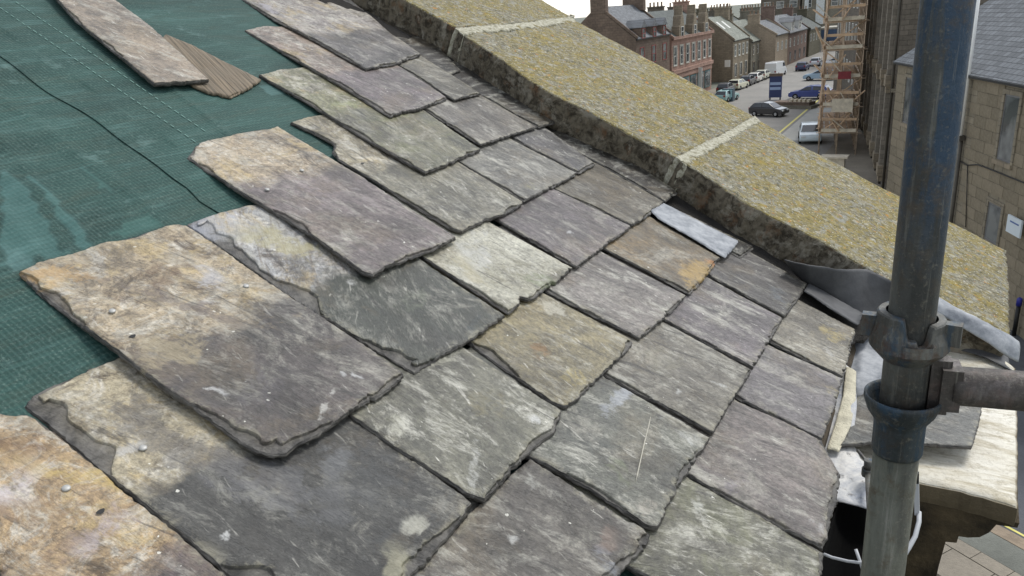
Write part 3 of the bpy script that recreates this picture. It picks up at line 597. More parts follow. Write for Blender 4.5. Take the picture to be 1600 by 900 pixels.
# dark strip under the coping edge, the crevice shadow put into its colour
def gap_shade():
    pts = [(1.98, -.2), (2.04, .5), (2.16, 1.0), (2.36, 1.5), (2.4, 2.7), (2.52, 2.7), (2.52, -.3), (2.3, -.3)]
    o = slab('gap_shade_strip', [(u - 2.4, v - 1.1) for u, v in pts], .03, MAT['gap_shade'], None, step=.02, grid=.03, seed=8., jag=.012, nside=3, sideamp=.008, zamp=.004)
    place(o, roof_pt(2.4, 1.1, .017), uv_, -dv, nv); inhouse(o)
MAT['gap_shade'] = simple('painted_gap_shade', (34, 31, 27), .95, 0, .5, 20, .01)
gap_shade()

# --- wallhead: pale stone, moulded end, lead, gutter
t = NT('pale_wallhead_stone'); co = t.coord()
c = t.mix(t.ramp(t.noise(co, 3, 7, .7), .35, .65), lin((208, 202, 184)), lin((232, 229, 218)))
c = t.mix(t.ramp(t.noise(t.coord(scale=(1, 3.5, 1)), 8, 9, .75, .8), .47, .62, 0, .7), c, lin((164, 152, 122)))
c = t.mix(t.ramp(t.noise(co, 40, 8, .8), .52, .64, 0, .5), c, lin((138, 128, 106)))
c = t.mix(t.ramp(t.noise(co, 6, 9, .8, 1.), .58, .68, 0, .35), c, lin((148, 144, 132)))
c = t.mix(t.attr('side').outputs['Fac'], c, t.mix(t.noise(co, 14, 8, .75), lin((70, 62, 48)), lin((118, 106, 84))))  # side faces painted darker, shade of the front put into the colour
MAT['pale_stone'] = t.fin(c, .88, 0, t.bump(t.noise(co, 50, 8, .75), .005), .3)
MAT['dark_stone'] = (lambda t: t.fin(t.mix(t.ramp(t.noise(t.coord(), 12, 7, .7), .35, .65), lin((48, 42, 32)), lin((92, 80, 60))), .9, 0, t.bump(t.noise(t.coord(), 40, 6, .7), .008), .3))(NT('dark_moulded_stone'))
ZW = -1.0
MAT['lead_white'] = (lambda t: t.fin(t.mix(t.ramp(t.noise(t.coord(), 30, 8, .8), .56, .64, 0, .8), t.mix(t.ramp(t.noise(t.coord(), 9, 8, .75, .5), .38, .62), lin((138, 144, 154)), lin((208, 206, 200))), lin((92, 90, 88))), .6, .05, t.bump(t.noise(t.coord(), 24, 7), .006), .4))(NT('oxidised_lead'))
def zslab(name, px, z, t, mat, xyz=None, **k):
    L = [p[:2] if len(p) == 3 else tuple(onz(*p, z)[:2]) for p in px]; x0 = np.mean([p[0] for p in L]); y0 = np.mean([p[1] for p in L])
    o = slab(name, [(x - x0, y - y0) for x, y in L], t, mat, None, **k); o.location = (x0, y0, z); bpy.context.view_layer.update() if False else None
    o.matrix_world = Matrix.Translation((x0, y0, z)); return o
inhouse(zslab('wallhead_stone', [(-.30, 1.56, 0), (-.02, 1.565, 0), (1439, 756), (1500, 768), (1591, 795), (1591, 700), (1590, 640), (1587, 575), (.08, 2.5, 0), (.08, 3.1, 0), (-.30, 3.1, 0)], ZW, .045, MAT['pale_stone'], step=.02, grid=.03, seed=11., nside=3, cham=.004, jag=.002))
prof = [(-.30, -1.046), (.188, -1.046), (.186, -1.058), (.150, -1.062), (.140, -1.085), (.125, -1.102), (.104, -1.110), (.088, -1.112), (.086, -1.130), (.066, -1.134), (.060, -1.2), (.052, -1.35), (.045, -12), (-.30, -12)]
inhouse(MB().prism(prof, 1.575, 3.08).build('moulded_corbel', MAT['dark_stone']))
MAT['gutter'] = simple('void_black_gutter', (4, 4, 4), .95, 0, .3, 20, .002, .1)  # gutter coloured near-black to paint in the unlit void under the eaves
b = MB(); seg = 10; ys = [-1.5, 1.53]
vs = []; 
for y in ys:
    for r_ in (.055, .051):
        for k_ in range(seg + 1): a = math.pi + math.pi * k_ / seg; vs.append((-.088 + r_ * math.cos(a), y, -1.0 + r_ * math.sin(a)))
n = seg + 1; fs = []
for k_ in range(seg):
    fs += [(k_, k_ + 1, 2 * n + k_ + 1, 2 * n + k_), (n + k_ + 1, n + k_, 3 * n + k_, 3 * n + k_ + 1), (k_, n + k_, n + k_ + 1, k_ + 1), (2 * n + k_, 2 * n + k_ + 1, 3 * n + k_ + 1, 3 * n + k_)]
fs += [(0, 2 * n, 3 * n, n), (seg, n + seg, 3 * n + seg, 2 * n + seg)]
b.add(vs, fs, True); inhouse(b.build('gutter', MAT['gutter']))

def ruled(name, A, B, mat, n=40, k=10, bulge=0., amp=.003, th=.0025, seed=0.):
    """sheet between two 3D polylines, bulging up, with dents"""
    def samp(Pl, f):
        Pl = [np.array(p) for p in Pl]; d = [0] + list(np.cumsum([np.linalg.norm(b - a) for a, b in zip(Pl, Pl[1:])])); s_ = f * d[-1]
        return np.array([np.interp(s_, d, [p[i] for p in Pl]) for i in range(3)])
    vs = []
    for i in range(n + 1):
        a = samp(A, i / n); c = samp(B, i / n); wd = np.linalg.norm(c - a)
        for j in range(k + 1):
            f = j / k; p = a + (c - a) * f + np.array([0.1, -.3, .95]) * (bulge * math.sin(math.pi * f) + amp * fr(tuple(a * 7 + (c - a) * f * 9 + seed), 4))
            vs.append(p)
    fs = [(i * (k + 1) + j, i * (k + 1) + j + 1, (i + 1) * (k + 1) + j + 1, (i + 1) * (k + 1) + j) for i in range(n) for j in range(k)]
    b = MB(); b.add(vs, fs, True); o = b.build(name, mat); md = o.modifiers.new('thickness', 'SOLIDIFY'); md.thickness = th; md.offset = -1
    return o
rp = lambda px, py, h: roof_pt(*onroof(px, py, h), h)
inhouse(ruled('lead_flashing', [rp(1226, 404, .085), rp(1262, 414, .10), rp(1306, 421, .115), rp(1355, 422, .125), rp(1396, 440, .13), rp(1440, 458, .13)],
      [rp(1240, 425, .03), rp(1262, 446, .03), rp(1300, 468, .03), rp(1345, 492, .03), rp(1390, 512, .02), rp(1440, 535, .01)], MAT['lead_dark'], bulge=-.004, seed=1., amp=.006, n=60, k=14))
inhouse(ruled('lead_flashing', [rp(1396, 436, .142), rp(1470, 470, .145), rp(1530, 503, .146), rp(1578, 527, .144), rp(1590, 534, .14)],
      [rp(1396, 452, .13), rp(1470, 492, .128), rp(1510, 515, .125), rp(1560, 548, .12), rp(1589, 565, .11)], MAT['lead_pale'], bulge=.012, seed=2., amp=.008, th=.006, n=60, k=14))
inhouse(ruled('lead_flashing', [rp(1400, 462, .10), rp(1480, 500, .09), rp(1530, 528, .085), rp(1575, 560, .08)],
      [onz(1400, 520, -.99), onz(1480, 540, -.99), onz(1535, 558, -.992), onz(1585, 582, -.992)], MAT['lead_dark'], bulge=-.01, seed=5.))
inhouse(ruled('lead_flashing', [onz(1300, 470, -.93), onz(1345, 495, -.93), onz(1420, 520, -.955), onz(1430, 525, -.96)],
      [onz(1270, 640, -.975), onz(1327, 612, -.975), onz(1373, 657, -.975), onz(1425, 690, -.975)], MAT['lead_pale'], bulge=.006, seed=3., amp=.01))
inhouse(ruled('lead_flashing', [onz(1300, 560, -.935), onz(1290, 640, -.95), onz(1268, 700, -.97), onz(1240, 770, -.985)],
      [onz(1337, 580, -.93), onz(1338, 640, -.945), onz(1332, 688, -.965), onz(1345, 720, -.98), onz(1378, 740, -.985), onz(1378, 803, -.988)], MAT['lead_white'], n=50, k=16, bulge=.006, seed=4., amp=.011))
inhouse(ruled('lead_flashing', [onz(1322, 575, -.926), onz(1317, 620, -.932), onz(1306, 660, -.944), onz(1292, 704, -.960)],
      [onz(1337, 582, -.93), onz(1336, 625, -.94), onz(1329, 665, -.95), onz(1310, 706, -.962)], MAT['cream'], k=10, bulge=.003, seed=6., amp=.009))

# ================================================================== LOOSE SLATES
def loose(px, h, t, label, mat, m=.02, **k):
    v0 = onroof(*px[0], h)[1]
    L = [onroof(x, y, h, m, v0) for x, y in px]; u0 = np.mean([p[0] for p in L]); vv = np.mean([p[1] for p in L])
    o = slab('loose_slate', [(u - u0, v - vv) for u, v in L], t, mat, None, **k)
    yv = -dv - m * nv; yv /= np.linalg.norm(yv); place(o, roof_pt(u0, vv, h - m * (vv - v0)), uv_, yv, np.cross(uv_, yv))
    return tag(o, label, 'slate')
loose([(52, -45), (130, -50), (150, -20), (181, 0), (200, 14), (231, 37), (280, 80), (327, 123), (290, 127), (241, 129), (170, 72), (118, 30), (91, 0)], .032, .012,
      'long pale beige slate lying loose on the green membrane, top left', slate_mat('slate_loose_pale', (166, 150, 132), (150, 138, 124), (176, 164, 150), 9., 1.1, .5, seed=31., streak=.9), m=.0, seed=31., ledge={'L': .012},
      blobs=[(150, 10, .05, .02, 1, (130, 104, 84), .5)] if False else [])
t = NT('ribbed_brown_slate'); sp_ = t.coord(rot=.15, scale=(8, 1, 1)); g_ = t.noise(t.coord(rot=.28, scale=(170, 4, 4)), 1, 5, .6)
c = t.mix(t.ramp(g_, .38, .62), lin((74, 66, 54)), lin((132, 118, 98))); c = t.mix(t.ramp(t.noise(t.coord(), 12, 5), .4, .7, 0, .4), c, lin((110, 104, 92)))
MAT['brown_slate'] = t.fin(c, .75, 0, t.bump(g_, .003), .4)
loose([(259, 53), (300, 70), (350, 95), (409, 124), (385, 140), (359, 151), (325, 143), (300, 132), (255, 95), (240, 70)], .016, .008,
      'small dark brown ribbed slate half hidden under the long pale loose slate', MAT['brown_slate'], m=.0, seed=32., ledge={'T': .01})
o = zslab('loose_slate', [(1324, 628), (1360, 608), (1440, 614), (1535, 629), (1530, 660), (1519, 697), (1440, 692), (1380, 690), (1313, 695)], -.955, .009, slate_mat('slate_loose_grey', (118, 120, 118), (104, 106, 106), seed=33., grain=.2), seed=33., ledge={'T': .006})
tag(o, 'dark grey slate lying flat on the pale wallhead stone behind the scaffold pole', 'slate')
bm_ = MB(); c0 = onz(1420, 660, -.985); bm_.box(c0[0] - .07, c0[0] + .07, c0[1] + .02, c0[1] + .16, -.997, -.9645)
tag(bm_.build('stone_offcut', MAT['dark_stone']), 'dark stone offcut propping up the loose grey slate on the wallhead', 'stone')

# ================================================================== SCAFFOLD POLE
def tube_mat(name, base, rust, blue, bl=.5, seed=0.):
    t = NT(name); co = t.coord(loc=(seed, 0, 0)); z = t.coord(scale=(1, 1, .16), loc=(seed, 0, 0))
    c = t.mix(t.ramp(t.noise(z, 22, 7, .7), .35, .65), lin(base), lin(tuple(x * .62 for x in base)))
    sz = t.n('ShaderNodeSeparateXYZ'); t.l(t.coord(), sz.inputs[0])
    bm_ = t.ramp(t.noise(t.coord(scale=(1, 1, .15), loc=(seed + 2, 1, 0)), 24, 9, .75, .3), .5 - .1 * bl, .58 - .1 * bl, 0, .85)
    if seed == 0.: bm_ = t.math('MULTIPLY', bm_, t.ramp(sz.outputs[2], -.30, -.16))
    c = t.mix(bm_, c, lin(blue))
    c = t.mix(t.ramp(t.noise(t.coord(scale=(1, 1, .04), loc=(seed, 5, 0)), 130, 5, .7), .56, .66, 0, .35), c, lin((150, 148, 138)))
    c = t.mix(t.ramp(t.noise(co, 34, 6, .75), .5, .66, 0, .75), c, lin(rust))
    c = t.mix(t.ramp(t.noise(co, 160, 4, .7), .56, .7, 0, .45), c, lin((128, 124, 112)))
    return t.fin(c, t.ramp(t.noise(co, 40, 4), .3, .7, .45, .75), .35, t.bump(t.noise(co, 120, 5, .7), .0012), .5)
MAT['tube'] = tube_mat('worn_blue_tube', (96, 98, 95), (84, 76, 66), (48, 70, 92), .35)
MAT['tube_low'] = tube_mat('grey_green_tube', (108, 110, 98), (76, 66, 46), (52, 62, 60), -.3, 3.)
MAT['cup'] = tube_mat('cast_cup', (112, 112, 107), (84, 60, 44), (52, 72, 88), -.2, 6.)
MAT['sleeve'] = tube_mat('blue_sleeve', (72, 80, 84), (62, 56, 48), (48, 70, 88), .15, 8.)
MAT['ledger'] = tube_mat('rusty_ledger', (84, 79, 75), (104, 90, 84), (104, 98, 96), .2, 9.)
PX, PY = -.0258, .860
sc_ = empty('scaffold_standard', (PX, PY, -12), label='worn blue and grey scaffold pole with cup joint and rusty side tube', cat='scaffold')
def zat(px, py):      # height where the pole axis crosses this pixel row
    r = ray(px, py); return float(r[2] / math.hypot(r[0], r[1]) * math.hypot(PX, PY))
zs = {y: zat(1490 - (105 / 900) * y, y) for y in (478, 505, 540, 560, 600, 620, 655, 668, 720)}
def sc_part(b, name, m):
    o = b.build(name, m, sc_); o.matrix_parent_inverse = Matrix.Translation((-PX, -PY, 12)); return o
ZJ = zat(1490 - .1167 * 706, 706)
b = MB(); b.tube([(PX, PY, z) for z in (ZJ - .0, -1.3, -1.7, -2.6, -5, -9, -12)], .0246, 40); sc_part(b, 'standard', MAT['tube_low'])
b = MB(); b.tube([(PX, PY, z) for z in (ZJ + .001, zs[560], zs[478], 0., .3, 1.0, 2.0)], .0236, 40); sc_part(b, 'standard', MAT['tube'])
# locking cup with two lugs and a stepped rim
b = MB(); zt = zs[505]; zb = zs[560]; base_a = -1.7
n = 96; vs = []; zt2 = zat(1490 - .1167 * 486, 486)
for ir, (rr, zz) in enumerate([(.0262, 0), (.0330, 0), (.0345, 1), (.0350, 2), (.0395, 3), (.0405, 4), (.0370, 5), (.0262, 6)]):
    for k_ in range(n):
        a = 2 * math.pi * k_ / n; da = (a - (base_a + .42) + math.pi) % (2 * math.pi) - math.pi
        notch = 1 / (1 + math.exp((abs(da) - .40) / .035))
        top = zt2 - .024 * notch - (.007 if 0 < da < 2.6 else 0)
        z = [top, top - .002, top - .010, zt - .014, zt - .026, zb + .012, zb][zz]
        if zz in (3, 4, 5) and abs(math.sin(da * 3.5)) > .97: rr2 = rr - .0015
        else: rr2 = rr
        vs.append((PX + rr2 * math.cos(a), PY + rr2 * math.sin(a), z))
b.add(vs, [(i * n + k_, i * n + (k_ + 1) % n, (i + 1) * n + (k_ + 1) % n, (i + 1) * n + k_) for i in range(7) for k_ in range(n)], False)
for a in (base_a - 1.42, base_a + 1.62):
    e = np.array([math.cos(a), math.sin(a), 0]); c_ = np.array([PX, PY, 0]) + e * .041; 
    b.bar(c_ + np.array([0, 0, zb + .024]), c_ + np.array([0, 0, zt + .006]), .013, .016, up=tuple(e))
sc_part(b, 'top_cup', MAT['cup'])
zb2 = zat(1490 - .1167 * 616, 616); hb = zb2 - zat(1490 - .1167 * 652, 652); hs_ = zb2 - zat(1490 - .1167 * 706, 706)
b = MB(); b.lathe((PX, PY, zb2), [(.0345, -.010), (.0365, -.003), (.0385, 0), (.0402, -.001), (.0405, -.006), (.0392, -hb * .35), (.0355, -hb * .7), (.0305, -hb * .97), (.0278, -hb * 1.1), (.0272, -hb * 1.3), (.0272, -hs_ + .003), (.0262, -hs_), (.0238, -hs_)], 48)
b.lathe((PX, PY, zb2), [(.0345, -.010), (.032, -.024), (.0243, -.030)], 48)
sc_part(b, 'bottom_cup', MAT['sleeve'])
# ledger: tube and forged blade
dl = -ray(-2323, 291); dl[2] = 0; dl = dl / np.linalg.norm(dl)
cz = zat(1420, 597)
p0 = np.array([PX, PY, cz]) + dl * .046; p1 = np.array([PX, PY, cz]) + dl * 1.6
b = MB(); b.tube([p0, p0 + dl * .006, p1], [.0205, .0218, .0218], 32); sc_part(b, 'ledger', MAT['ledger'])
b = MB(); q = np.array([PX, PY, cz]) + dl * .034
b.bar(q + np.array([0, 0, -.034]), q + np.array([0, 0, .032]), .016, .02, up=tuple(dl)); b.bar(q, q + dl * .02, .034, .05)
sc_part(b, 'ledger_blade', MAT['ledger'])
# wing lever behind the sleeve
a_ = onz(1340, 704, -.93); c_ = onz(1357, 724, -.93)
b = MB(); b.tube([a_, c_], .0035, 8); b.tube([c_ + np.array([0, 0, -.012]), c_ + np.array([0, 0, .008])], .009, 10); b.tube([c_ + np.array([0, 0, -.03]), c_ + np.array([0, 0, -.012])], .012, 8)
b.tube([c_ + np.array([0, 0, -.02]), np.array([PX + .02, PY + .02, c_[2] - .02])], .006, 8)
sc_part(b, 'clamp_bolt', MAT['cup'])
# cable and sleeve
MAT['white_cable'] = simple('white_cable', (176, 178, 180), .5, 0, .1)
def at_y(px, py, y): return ony(px, py, y)
b = MB(); b.tube([at_y(1436, 800, 1.35), at_y(1436, 815, 1.33), at_y(1430, 838, 1.3), at_y(1420, 856, 1.28), at_y(1405, 880, 1.25)], .0042, 10)
cb = b.build('cable', MAT['white_cable']); tag(cb, 'grey cable with a white plastic sleeve hanging down beside the scaffold pole', 'cable')
b = MB(); b.bar(at_y(1432, 752, 1.36), at_y(1433, 803, 1.35), .014, .008); o_ = b.build('cable_sleeve', MAT['white_cable'], cb)
b = MB(); b.bar(at_y(1431, 738, 1.355), at_y(1431, 754, 1.355), .008, .01); b.build('cable_clip', MAT['black'], cb)
b = MB(); b.tube([at_y(1288, 866, 1.12), at_y(1300, 871, 1.11), at_y(1325, 877, 1.1), at_y(1352, 880, 1.08)], .0026, 8)
b.tube([at_y(1337, 858, 1.1), at_y(1344, 878, 1.09), at_y(1353, 905, 1.08)], .0026, 8)
tag(b.build('wire', MAT['white_cable']), 'thin pale wires tied across the black gutter gap below the last slates', 'wire')

# ================================================================== STREET LEVEL
Z0 = -12
def asphalt(name, c, d=None, sc=.25):
    t = NT(name); co = t.coord(); x = t.mix(t.ramp(t.noise(co, sc, 6, .65), .35, .65), lin(c), lin(d or tuple(v * .8 for v in c)))
    x = t.mix(t.ramp(t.noise(co, 8, 5, .7), .4, .7, 0, .35), x, lin(tuple(v * .7 for v in c)))
    return t.fin(x, .85, 0, t.bump(t.noise(co, 30, 4), .02), .3)
MAT['road'] = asphalt('asphalt', (146, 143, 137), (130, 128, 123)); MAT['pave'] = asphalt('pavement_slabs', (150, 142, 128)); MAT['lane'] = asphalt('lane_asphalt', (96, 98, 102))
MAT['far'] = asphalt('far_ground', (120, 124, 112), sc=.01)
MAT['yellow'] = simple('yellow_line', (214, 204, 120), .8, 0, .15, 6); MAT['white_line'] = simple('white_line', (208, 208, 200), .8, 0, .1)
def poly(name, pts, z, mat, th=None, kind='structure'):
    b = MB()
    if th: b.prism([(p[0], p[1]) for p in pts], z - th, z, 'z')
    else: b.add([(p[0], p[1], z) for p in pts], [tuple(range(len(pts)))])
    return b.build(name, mat, None, kind=kind)
g = poly('ground', [(-3000, -500), (3000, -500), (3000, 4000), (-3000, 4000)], Z0 - .02, MAT['far'])
poly('road', [(-31.5, -40), (-8.5, -40), (-8.5, 68), (-14, 100), (-21, 220), (-26, 330), (-31, 330), (-30.5, 220), (-30, 110)], Z0, MAT['road'])
poly('pavement', [(-34.5, -40), (-31.5, -40), (-30.2, 110), (-30.6, 220), (-31, 330), (-33, 330), (-33, 110)], Z0 + .12, MAT['pave'], .14)
poly('pavement', [(-8.5, -40), (-.3, -40), (-.3, 20), (-3, 50), (-8, 75), (-13.5, 100), (-19.5, 220), (-21, 220), (-14.5, 100), (-9.3, 70)], Z0 + .12, MAT['pave'], .14)
# lane beside the building, seen past the wallhead
d1 = np.array([.84, -.543]); n1 = np.array([.543, .84])
O1 = np.array([1.52, 17.82])
def strip(name, a, c_, z, mat, l0=-14, l1=14, th=None):
    P = [O1 + d1 * l0 + n1 * a, O1 + d1 * l1 + n1 * a, O1 + d1 * l1 + n1 * c_, O1 + d1 * l0 + n1 * c_]; return poly(name, P, z, mat, th)
strip('lane', 0, 13, Z0 + .004, MAT['lane'])
MAT['kerbpink'] = asphalt('kerb_stone', (164, 148, 128), sc=1.); MAT['tarmac'] = asphalt('pavement_tarmac', (122, 124, 116), sc=.6)
strip('kerb', -.42, -.06, Z0 + .13, MAT['kerbpink'], th=.15)
strip('pavement', -1.22, -.43, Z0 + .12, MAT['tarmac'], th=.14)
for i in range(22): 
    strip('paving_slab', -1.62, -1.235, Z0 + .125, MAT['pave'], l0=-8 + i * .72, l1=-8 + i * .72 + .705, th=.1)
    strip('paving_slab', -2.62, -1.65, Z0 + .125, MAT['pave'], l0=-8.3 + i * .95, l1=-8.3 + i * .95 + .93, th=.1)
strip('yellow_line', .0, .07, Z0 + .012, MAT['yellow']); strip('yellow_line', .16, .23, Z0 + .012, MAT['yellow'])
# markings on the main street
A_ = onz(1225, 203, Z0)[:2]; B_ = onz(1276, 160, Z0)[:2]; dd_ = (B_ - A_) / np.linalg.norm(B_ - A_); nn_ = np.array([-dd_[1], dd_[0]])
poly('yellow_line', [A_ - dd_ * 6, B_ + dd_ * 8, B_ + dd_ * 8 + nn_ * .22, A_ - dd_ * 6 + nn_ * .22], Z0 + .008, MAT['yellow'])
MAT['palepave'] = asphalt('pale_paving', (186, 184, 176), (170, 170, 164), .8)
poly('parking_bay', [A_ - dd_ * 6 - nn_ * .3, B_ + dd_ * 2 - nn_ * .3, B_ + dd_ * 2 - nn_ * 5.6, A_ - dd_ * 6 - nn_ * 5.6], Z0 + .004, MAT['palepave'])

# ------------------------------------------------------------------ building materials
def stone_mat(name, c, d, bw=.6, bh=.28, rot=False, mort=.7):
    c = tuple(v * .72 + (sum(c) / 3 * .9 + 22) * .28 for v in c); d = tuple(v * .72 + (sum(d) / 3 * .9 + 22) * .28 for v in d)
    t = NT(name); co = t.coord(); br = t.n('ShaderNodeTexBrick'); sp = t.n('ShaderNodeSeparateXYZ'); t.l(co, sp.inputs[0]); cb_ = t.n('ShaderNodeCombineXYZ')
    t.l(t.math('ADD', sp.outputs[0], sp.outputs[1]), cb_.inputs[0]); t.l(sp.outputs[2], cb_.inputs[1]); t.l(cb_.outputs[0], br.inputs['Vector'])
    br.inputs['Scale'].default_value = 1; br.inputs['Brick Width'].default_value = bw; br.inputs['Row Height'].default_value = bh; br.inputs['Mortar Size'].default_value = .012
    br.inputs['Color1'].default_value = lin(c); br.inputs['Color2'].default_value = lin(d); br.inputs['Mortar'].default_value = lin(tuple(v * mort for v in c))
    x = t.mix(t.ramp(t.noise(t.coord(scale=(1, 1, .3)), .7, 6, .65), .4, .7, 0, .5), br.outputs[0], lin(tuple(v * .68 for v in d)))
    x = t.mix(t.ramp(t.noise(co, 5, 5, .7), .45, .7, 0, .35), x, lin(tuple(min(255, v * 1.15) for v in c)))
    return t.fin(x, .9, 0, t.bump(br.outputs[1], -.01), .25)
def roof_mat(name, c, ang=0):
    t = NT(name); co = t.coord(); br = t.n('ShaderNodeTexBrick'); sp = t.n('ShaderNodeSeparateXYZ'); t.l(co, sp.inputs[0]); cb_ = t.n('ShaderNodeCombineXYZ')
    t.l(t.math('ADD', sp.outputs[1], t.math('MULTIPLY', sp.outputs[0], .12)), cb_.inputs[0]); t.l(t.math('MULTIPLY', sp.outputs[2], 1.5), cb_.inputs[1]); t.l(cb_.outputs[0], br.inputs['Vector'])
    br.inputs['Scale'].default_value = 1; br.inputs['Brick Width'].default_value = .32; br.inputs['Row Height'].default_value = .24; br.inputs['Mortar Size'].default_value = .014; br.inputs['Bias'].default_value = 0
    br.inputs['Color1'].default_value = lin(c); br.inputs['Color2'].default_value = lin(tuple(v * .8 for v in c)); br.inputs['Mortar'].default_value = lin(tuple(v * .5 for v in c))
    x = t.mix(t.ramp(t.noise(co, .8, 6, .7), .4, .7, 0, .5), br.outputs[0], lin(tuple(v * .75 for v in c)))
    return t.fin(x, .75, 0, t.bump(br.outputs[1], -.02), .4)
MAT['glass'] = (lambda t: t.fin(t.mix(t.ramp(t.noise(t.coord(), .9, 3), .4, .6), lin((52, 58, 62)), lin((112, 116, 116))), .1, 0, None, .8))(NT('window_glass'))
MAT['frame_w'] = simple('white_frame', (206, 206, 200), .6, 0, .05); MAT['frame_r'] = simple('red_frame', (140, 44, 40), .6, 0, .1)
MAT['pot'] = simple('chimney_pot', (126, 106, 88), .8)
MAT['slate_far'] = roof_mat('far_slates', (128, 132, 136)); MAT['slate_dk'] = roof_mat('dark_far_slates', (96, 102, 98)); MAT['slate_green'] = roof_mat('pale_green_slates', (146, 150, 138))
S_ = {k: stone_mat('stone_' + k, *v) for k, v in dict(brown=((128, 106, 88), (108, 90, 76)), pink=((178, 136, 116), (160, 122, 104)), cream=((150, 134, 108), (132, 118, 96)), grey=((132, 126, 108), (114, 108, 92)),
      tan=((168, 148, 122), (154, 136, 112)), dark=((112, 102, 88), (94, 86, 74)), olive=((104, 98, 76), (88, 84, 66)), pale=((188, 184, 168), (172, 168, 152)), right=((146, 134, 110), (126, 116, 96)), tall=((142, 132, 116), (120, 112, 98)), redb=((134, 108, 94), (118, 94, 82))).items()}

def window(parent, p, ax, nrm, wd, ht, frame, depth=.06, bars=1, surround=None):
    """p: centre of the opening on the wall face; ax: unit vector along the wall; nrm: outward"""
    p = np.array(p, float); ax = np.array(ax, float); nrm = np.array(nrm, float); up = np.array([0, 0, 1.])
    def bx(b, a0, a1, z0, z1, d0, d1_):
        vs = [p + ax * a + up * z + nrm * d for d in (d0, d1_) for a, z in ((a0, z0), (a1, z0), (a1, z1), (a0, z1))]
        b.add(vs, [(0, 1, 2, 3), (7, 6, 5, 4), (0, 4, 5, 1), (1, 5, 6, 2), (2, 6, 7, 3), (3, 7, 4, 0)])
    b = MB(); h2 = ht / 2; w2 = wd / 2; fw = .07
    for a0, a1, z0, z1 in [(-w2, -w2 + fw, -h2, h2), (w2 - fw, w2, -h2, h2), (-w2 + fw, w2 - fw, h2 - fw, h2), (-w2 + fw, w2 - fw, -h2, -h2 + fw)]: bx(b, a0, a1, z0, z1, .01, depth)
    if bars: bx(b, -w2 + fw, w2 - fw, -.03, .03, .01, depth - .012)
    f = b.build('window', frame, parent)
    b = MB(); bx(b, -w2 + fw, w2 - fw, -h2 + fw, h2 - fw, .004, .022); g_ = b.build('pane', MAT['glass'], f)
    if surround:
        b = MB(); s2 = .16
        for a0, a1, z0, z1 in [(-w2 - s2, -w2, -h2, h2), (w2, w2 + s2, -h2, h2), (-w2 - s2, w2 + s2, h2, h2 + s2), (-w2 - s2, w2 + s2, -h2 - .12, -h2)]: bx(b, a0, a1, z0, z1, 0.003, depth + .04)
        b.build('surround', surround, f)
    return f
def chimney(parent, x0, x1, y0, y1, z0, z1, mat, pots=4, along='y'):
    b = MB(); b.box(x0, x1, y0, y1, z0, z1); b.box(x0 - .1, x1 + .1, y0 - .1, y1 + .1, z1, z1 + .18); c = b.build('chimney', mat, parent)
    for i in range(pots):
        f = (i + .5) / pots; x = (x0 + x1) / 2 if along == 'y' else x0 + (x1 - x0) * f; y = y0 + (y1 - y0) * f if along == 'y' else (y0 + y1) / 2
        b = MB(); b.lathe((x, y, z1 + .18), [(.17, 0), (.13, .1), (.13, .55), (.16, .6), (.11, .62)], 10); b.build('chimney_pot', MAT['pot'], c)
